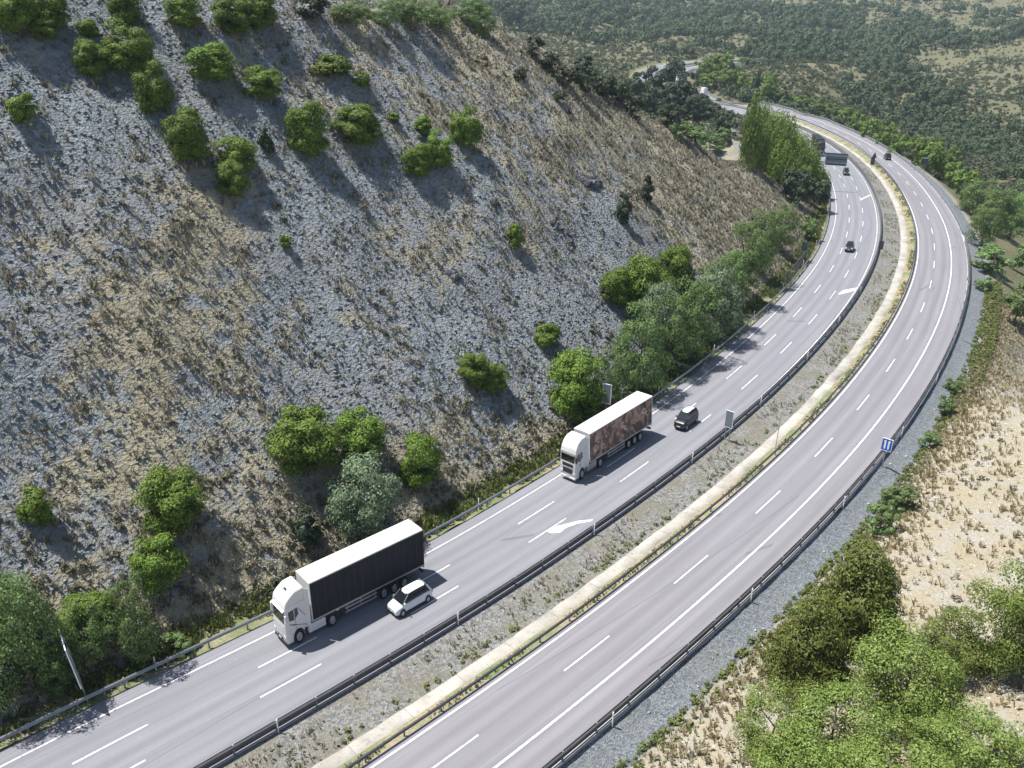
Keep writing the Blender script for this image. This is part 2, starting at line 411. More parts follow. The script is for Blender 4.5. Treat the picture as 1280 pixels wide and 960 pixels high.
VEG=[[-55.3,94.8,0],[-55.0,104.2,0.05],[-49.1,104.0,0.15],[-42.9,103.5,0.2],[-55.1,114.6,0.15],[-41.9,118.4,0.15],[-33.8,128.4,0.25],[-25.8,133.8,0.35],[-18.3,139.5,0.4],[-6.7,156.1,0.6],[1.7,166.6,0.8],[7.6,158.9,0.75],[22.6,189.9,0.9],[35.5,189.8,0.95],[53.0,209.4,1],[43.3,180.1,0.9],[24.5,172.4,0.6],[13.5,155.1,0.25],[7.3,138.1,0.1],[15.6,140.2,0.05],[0.7,133.4,0.35],[-9.8,123.2,0.5],[-14.7,126.4,0.45],[-23.1,114.2,0.25],[-27.7,110.7,0.1],[-35.3,109.4,0.3],[-38.1,101.8,0.6],[-45.2,96.2,0.6],[-49.0,91.9,0.55],[-53.9,91.9,0.35],[-50.6,84.2,0.2],[-44.8,85.7,0.7],[-39.3,89.2,0.8],[-34.2,95.6,0.6],[-36.9,100.2,0.8],[-28.9,100.2,0.2],[-23.3,107.9,0.15],[-17.8,104.1,0.3],[-9.0,111.9,0.2],[-4.8,116.8,0.15],[1.0,115.4,0.05],[9.7,127.2,0.05],[0.1,104.3,0.1],[-12.3,100.6,0.2],[-21.0,98.2,0.3],[-28.8,94.6,0.3],[-32.6,87.9,0.7],[-37.9,82.9,0.5],[-43.6,80.7,0.4],[-48.7,78.0,0.3],[-48.4,72.5,0.25],[-43.3,74.1,0.2],[-40.3,76.7,0.5],[-31.6,82.7,0.5],[-28.0,82.0,0.8],[-26.5,78.4,0.75],[-40.4,69.7,0.3],[-43.5,66.3,0.4],[-31.5,71.8,0.9],[-27.7,72.2,1],[-6.0,97.0,0.3],[-3.8,94.4,0.8],[1.3,100.8,0.7],[-7.6,90.7,0.9],[7.0,122.8,0.1]]
FORPTS=[[91.0,1194.8,0.95],[170.9,1174.1,0.95],[-0.3,1084.1,0.6],[255.0,1191.7,1],[336.1,1278.2,0.9],[405.8,1214.3,0.8],[483.7,1262.6,0.6],[624.6,1340.2,0.5],[587.2,1127.7,0.45],[38.2,878.2,0.25],[66.5,761.0,0.2],[16.7,963.0,0.4],[199.4,649.3,0.2],[177.5,653.2,0.3],[257.8,738.3,0.2],[224.2,652.9,0.2],[325.3,828.4,0.9],[287.8,679.1,0.95],[295.5,621.5,0.85],[284.2,636.0,0.9],[308.0,577.8,0.7],[242.9,426.7,0.5],[410.0,811.4,0.15],[384.6,799.2,0.25],[387.1,722.8,0.15],[341.0,639.5,0.3],[262.9,658.6,0.9],[385.4,1039.9,0.9],[-56.9,1319.7,0.5],[545.0,1208.7,0.5],[451.4,1484.5,0.6]]
def cover(x,y):
    x=np.asarray(x).ravel();y=np.asarray(y).ravel()
    s,t,zr=road_query(x,y)
    veg=idw(VEG,x,y)+fbm(x,y,14.,3,11)*.35
    sand=sstep(t,29,33)*(1-sstep(s,125,190))
    dist=np.hypot(x,y)
    far=np.maximum(sstep(dist,330,440),sstep(t,30,36)*sstep(s,120,190))
    fo=idw(FORPTS,x,y)+fbm(x,y,70.,4,21)*.38
    return np.clip(veg,0,1),np.clip(sand+sstep(t,29,34)*.0,0,1)*(1-far),far,np.clip(fo,0,1)
veg,sand,far,fo=cover(V[:,0],V[:,1])
ca=me.color_attributes.new('cover','FLOAT_COLOR','POINT')
ca.data.foreach_set('color',np.stack([veg,sand,far,np.ones_like(veg)],1).astype(np.float32).ravel())
TERR=tag(link('terrain',me,M['ground']),kind='structure')
def ss(s0,s1):
    a=np.arange(math.ceil(s0),math.floor(s1)+1,1.)
    a=a[(a<440)|(np.mod(a,3)<.5)]
    a=np.concatenate([[s0],a[(a>s0+1e-3)&(a<s1-1e-3)],[s1]]);return a
def strip(name,prof,s0,s1,m,parent=None,kind=None,wob=0,seed=0):
    S=ss(s0,s1);n=len(prof);P=[];U=[]
    for j,(t,dz) in enumerate(prof):
        tt=np.full(len(S),float(t))
        if wob and j in (0,n-1):tt=tt+wob*fbm(S,S*0+seed*7.7,3.,3,seed)
        P.append(road_at(S,tt,dz));U.append(np.stack([tt,S],1))
    P=np.stack(P,1).reshape(-1,3);U=np.stack(U,1).reshape(-1,2)
    i=(np.arange(len(S)-1)[:,None]*n+np.arange(n-1)[None]).ravel()
    F=np.stack([i,i+1,i+n+1,i+n],1)
    me=mesh_np(name,P,F)
    uv=me.uv_layers.new(name='UVMap');li=np.empty(len(me.loops),np.int32);me.loops.foreach_get('vertex_index',li)
    uv.data.foreach_set('uv',U[li].astype(np.float32).ravel())
    o=link(name,me,m,parent)
    if kind:o['kind']=kind
    return o
S1=930
strip('roadway',[(-5.2,-.02),(0,0),(3.5,0),(8.15,0)],-40,S1,M['asphalt'],kind='structure')
strip('roadway',[(15.95,0),(20,0),(26.75,0)],-40,S1,M['asphalt_old'],kind='structure')
strip('verge',[(-9.4,.75),(-8.2,-.1),(-6.6,-.25),(-5.2,-.05)],-40,430,M['verge'],kind='structure',wob=.3,seed=2)
strip('verge',[(-9.4,.1),(-5.2,-.05)],430,S1,M['verge'],kind='structure')
strip('ditch',[(8.15,-.03),(8.7,-.08),(10.5,-.55),(12.85,-.76)],-40,S1,M['gravel'],kind='structure')
strip('drainage_channel',[(12.72,-.72),(12.8,-.64),(14.25,-.57),(14.33,-.63)],-40,S1,M['concrete'],kind='structure',wob=.12,seed=4)
strip('median_verge',[(14.1,-.64),(15.2,-.2),(15.95,-.03)],-40,S1,M['verge_r'],kind='structure')
strip('kerb_strip',[(26.75,-.02),(27.35,-.06)],-40,S1,M['kerb'],kind='structure',wob=.15,seed=5)
strip('gravel_shoulder',[(27.2,-.09),(28.3,-.5),(30.2,-1.2),(31.6,-1.05)],-40,150,M['gravel_blue'],kind='structure',wob=.4,seed=6)
strip('gravel_shoulder',[(27.2,-.09),(28.3,-.5),(30.4,-1.1),(32.6,-2.0)],150,S1,M['gravel_blue'],kind='structure',wob=.2,seed=7)
# painted lines: one structure per line family
def solid(t,w,s0,s1,dz=.006):
    return strip('lane_marking',[(t-w/2,dz),(t+w/2,dz)],s0,s1,M['paint'],kind='structure')
solid(-3.5,.16,-40,S1);solid(7.0,.16,-40,S1);solid(7+MW,.20,-40,S1);solid(14+MW,.22,-40,S1)
def dashes(t,ph,n0,n1,per=16.785,d=6.313,w=.16,dz=.006):
    P=road_at(RS,np.full(len(RS),t));c=np.concatenate([[0],np.cumsum(np.hypot(*(np.diff(P,axis=0).T[:2])))]);c-=c[40]
    V=[];F=[]
    for k in range(n0,n1):
        a,b=np.interp([ph+per*k,ph+per*k+d],c,RS)
        if b>S1-3:break
        S=ss(a,b);o=len(V)
        q=np.stack([road_at(S,np.full(len(S),t-w/2),dz),road_at(S,np.full(len(S),t+w/2),dz)],1).reshape(-1,3);V+=q.tolist()
        for j in range(len(S)-1):F.append((o+2*j,o+2*j+1,o+2*j+3,o+2*j+2))
    o=link('lane_marking',mesh_np('lane_marking',V,F),M['paint']);o['kind']='structure'
dashes(0,11.515,-2,70);dashes(3.5,9.634,-2,40);dashes(10.5+MW,30.658,-4,70)
def poly_mark(pts):
    b=bmesh.new();vs=[b.verts.new(road_at(s,t,.008)) for s,t in pts];f=b.faces.new(vs)
    bmesh.ops.triangulate(b,faces=[f]);bmesh.ops.recalc_face_normals(b,faces=b.faces)
    me=bpy.data.meshes.new('arrow_marking');b.to_mesh(me);b.free();o=link('arrow_marking',me,M['paint']);o['kind']='structure'
ARROWS=[[(62.94,3.36),(64.3,3.6),(65.15,4.06),(66.89,4.91),(68.27,6.05),(67.93,6.21),(66.46,5.29),(65.02,4.8),(63.9,4.91),(63.16,4.27)],[(164.06,4.24),(167.39,4.88),(170.28,6.9),(168.53,7.03),(165.77,5.78),(164.01,4.71)],[(262.55,3.54),(270.64,6.84),(268.75,6.7),(261.48,3.8)]]
for a in ARROWS:poly_mark(a)
# ------------------------------------------------------------------ trees and plants
M['bark']=plain('grey_bark',(.14,.115,.09),.9,0,.3,6.)
M['pine']=leaf_mat('pine_needles',[(.042,.085,.012),(.08,.145,.018),(.13,.20,.026),(.185,.25,.036)],.12)
M['pine_olive']=leaf_mat('olive_pine_needles',[(.045,.065,.014),(.085,.115,.022),(.135,.165,.034),(.19,.215,.05)],.12)
M['leafy']=leaf_mat('ash_leaves',[(.065,.12,.042),(.115,.195,.062),(.17,.255,.085),(.25,.33,.13)],.38)
M['silver']=leaf_mat('grey_green_leaves',[(.09,.14,.08),(.14,.20,.11),(.20,.27,.15),(.29,.35,.23)],.3)
M['oak']=leaf_mat('holm_oak_leaves',[(.025,.040,.024),(.042,.06,.034),(.065,.085,.048)],.12)
M['poplar']=leaf_mat('poplar_leaves',[(.09,.145,.03),(.145,.215,.043),(.20,.275,.06)],.35)
M['almond']=leaf_mat('almond_leaves',[(.085,.135,.026),(.14,.20,.04),(.20,.265,.062),(.29,.35,.11)],.32)
M['dark']=leaf_mat('dark_shrub_leaves',[(.03,.045,.03),(.05,.07,.04),(.075,.095,.055)],.15)
def quads(C,Nv,size,rng,asp=1.6):
    """leaf clumps: one diamond per centre, facing roughly along Nv"""
    n=len(C);Nv=Nv/np.maximum(np.linalg.norm(Nv,axis=1,keepdims=True),1e-6)
    r=rng.normal(size=(n,3));a=np.cross(Nv,r);a/=np.maximum(np.linalg.norm(a,axis=1,keepdims=True),1e-6);b=np.cross(Nv,a)
    s=size*rng.uniform(.6,1.3,(n,1))
    fold=Nv*s*rng.uniform(-.25,.25,(n,1))
    P=np.stack([C+a*s*asp*.5,C+b*s*.42+fold,C-a*s*asp*.5,C-b*s*.42+fold],1)
    return P.reshape(-1,3)
def crown_mesh(name,lumps,per,leaf,seed,kind):
    """unit crown: width 1, height 1, base at z=0"""
    rng=np.random.RandomState(seed);Cs=[];Ns=[]
    cl=[]
    for i in range(lumps):
        for _ in range(200):
            p=rng.uniform(-.5,.5,3);p[2]+=.5
            h=p[2];rr=math.hypot(p[0],p[1])
            if kind=='pine':R=.47*math.sqrt(max(0,1-(max(0,h-.30)/.70)**2))*(.72+.28*min(1,h/.3))
            elif kind=='spire':R=.47*(1-h)**.62*(min(1,h/.15+.55))
            elif kind=='cone':R=.45*(1-h)**.75*(min(1,h/.12+.5))
            elif kind=='column':R=.46*min(1,(h+.08)/.25)*math.sqrt(max(0,1-(max(0,h-.45)/.55)**2))
            else:R=.48*math.sqrt(max(0,1-((h-.52)/.52)**2))
            if rr<R*.86 and rr>R*(.35 if rng.rand()<.8 else 0):break
        cl.append((p,R))
    rad0={'pine':.18,'spire':.15,'cone':.14,'column':.17,'broad':.15}[kind]
    for p,R in cl:
        rad=rad0*rng.uniform(.65,1.2)
        n=int(per*rng.uniform(.6,1.3))
        d=rng.normal(size=(n,3));d/=np.linalg.norm(d,axis=1,keepdims=True)
        if kind!='column':d[:,2]=np.where(d[:,2]<-.45,-d[:,2],d[:,2])
        rr=rad*rng.uniform(.5,1.05,(n,1))**.6*(1+.35*(rng.rand(n,1)<.08))
        sc=np.array([1,1,.85 if kind!='column' else 1.9])
        C=p+d*rr*sc
        out=(p-np.array([0,0,.4]));out=out/max(np.linalg.norm(out),.05)
        Cs.append(C);Ns.append(d+.35*out+rng.normal(size=(n,3))*.30)
    C=np.concatenate(Cs);Nn=np.concatenate(Ns);C[:,2]=np.maximum(C[:,2],.01)
    V=quads(C,Nn,leaf,rng,{'pine':2.2,'spire':2.2,'cone':2.,'column':1.9,'broad':1.5}[kind])
    V[:,2]=np.maximum(V[:,2],-.02)
    return mesh_np(name,V,np.arange(len(V)).reshape(-1,4)),[c[0] for c in cl]
def trunk_mesh(name,heads,seed,kind):
    rng=np.random.RandomState(seed+50);b=BM()
    top=.55 if kind in('pine','broad') else .9
    r=.03 if kind!='broad' else .026
    x=y=0.;z=-.12;pr=r*1.25;pts=[(0,0,-.12)]
    for i in range(4):
        nz=z+(top+.12)/4;nx_=x+rng.uniform(-.02,.02);ny_=y+rng.uniform(-.02,.02);r2=pr*.74
        b.cyl((x,y,z),(nx_,ny_,nz),pr,r2,7,False);x,y,z,pr=nx_,ny_,nz,r2;pts.append((x,y,z))
    idx=list(range(len(heads)));rng.shuffle(idx)
    for i in idx[:9]:
        h=heads[i];k=min(range(1,5),key=lambda q:abs(pts[q][2]-(h[2]-.18)));p=pts[k]
        b.cyl(p,(h[0]*.9,h[1]*.9,max(h[2],p[2]*.8)),r*.42,r*.12,5,False)
    me=bpy.data.meshes.new(name);b.b.to_mesh(me);b.b.free();return me
PROTO={}
def proto(key,kind,lumps,per,leaf,mat,n,seed):
    L=[]
    for i in range(n):
        cm,h=crown_mesh('crown',lumps,per,leaf,seed+i*13,kind);cm.materials.append(M[mat])
        tm=trunk_mesh('trunk',h,seed+i*13,kind);tm.materials.append(M['bark'])
        L.append((cm,tm))
    PROTO[key]=L
proto('round_pine','pine',46,420,.023,'pine',4,100)
proto('young_pine','pine',26,330,.036,'pine',2,180)
proto('big_pine','spire',130,260,.017,'pine_olive',3,200)
proto('leafy_tree','broad',42,210,.023,'leafy',4,300)
proto('silver_tree','broad',60,150,.025,'silver',2,340)
proto('almond_tree','broad',58,270,.017,'almond',4,360)
proto('dark_oak','broad',26,60,.065,'oak',3,400)
proto('poplar','column',34,130,.036,'poplar',3,430)
proto('cypress','column',22,60,.07,'oak',2,460)
proto('dark_shrub','cone',16,60,.08,'dark',2,480)
proto('small_shrub','broad',18,110,.055,'leafy',2,490)
proto('far_tree','broad',20,60,.075,'poplar',4,500)
CAT={'round_pine':('pine_tree','pine tree'),'young_pine':('pine_tree','pine tree'),'big_pine':('pine_tree','pine tree'),'leafy_tree':('leafy_tree','tree'),'silver_tree':('leafy_tree','tree'),'almond_tree':('almond_tree','tree'),'dark_oak':('oak_tree','oak tree'),'poplar':('poplar_tree','poplar tree'),'cypress':('cypress_tree','cypress tree'),'dark_shrub':('shrub','shrub'),'small_shrub':('shrub','shrub'),'far_tree':('roadside_tree','tree')}
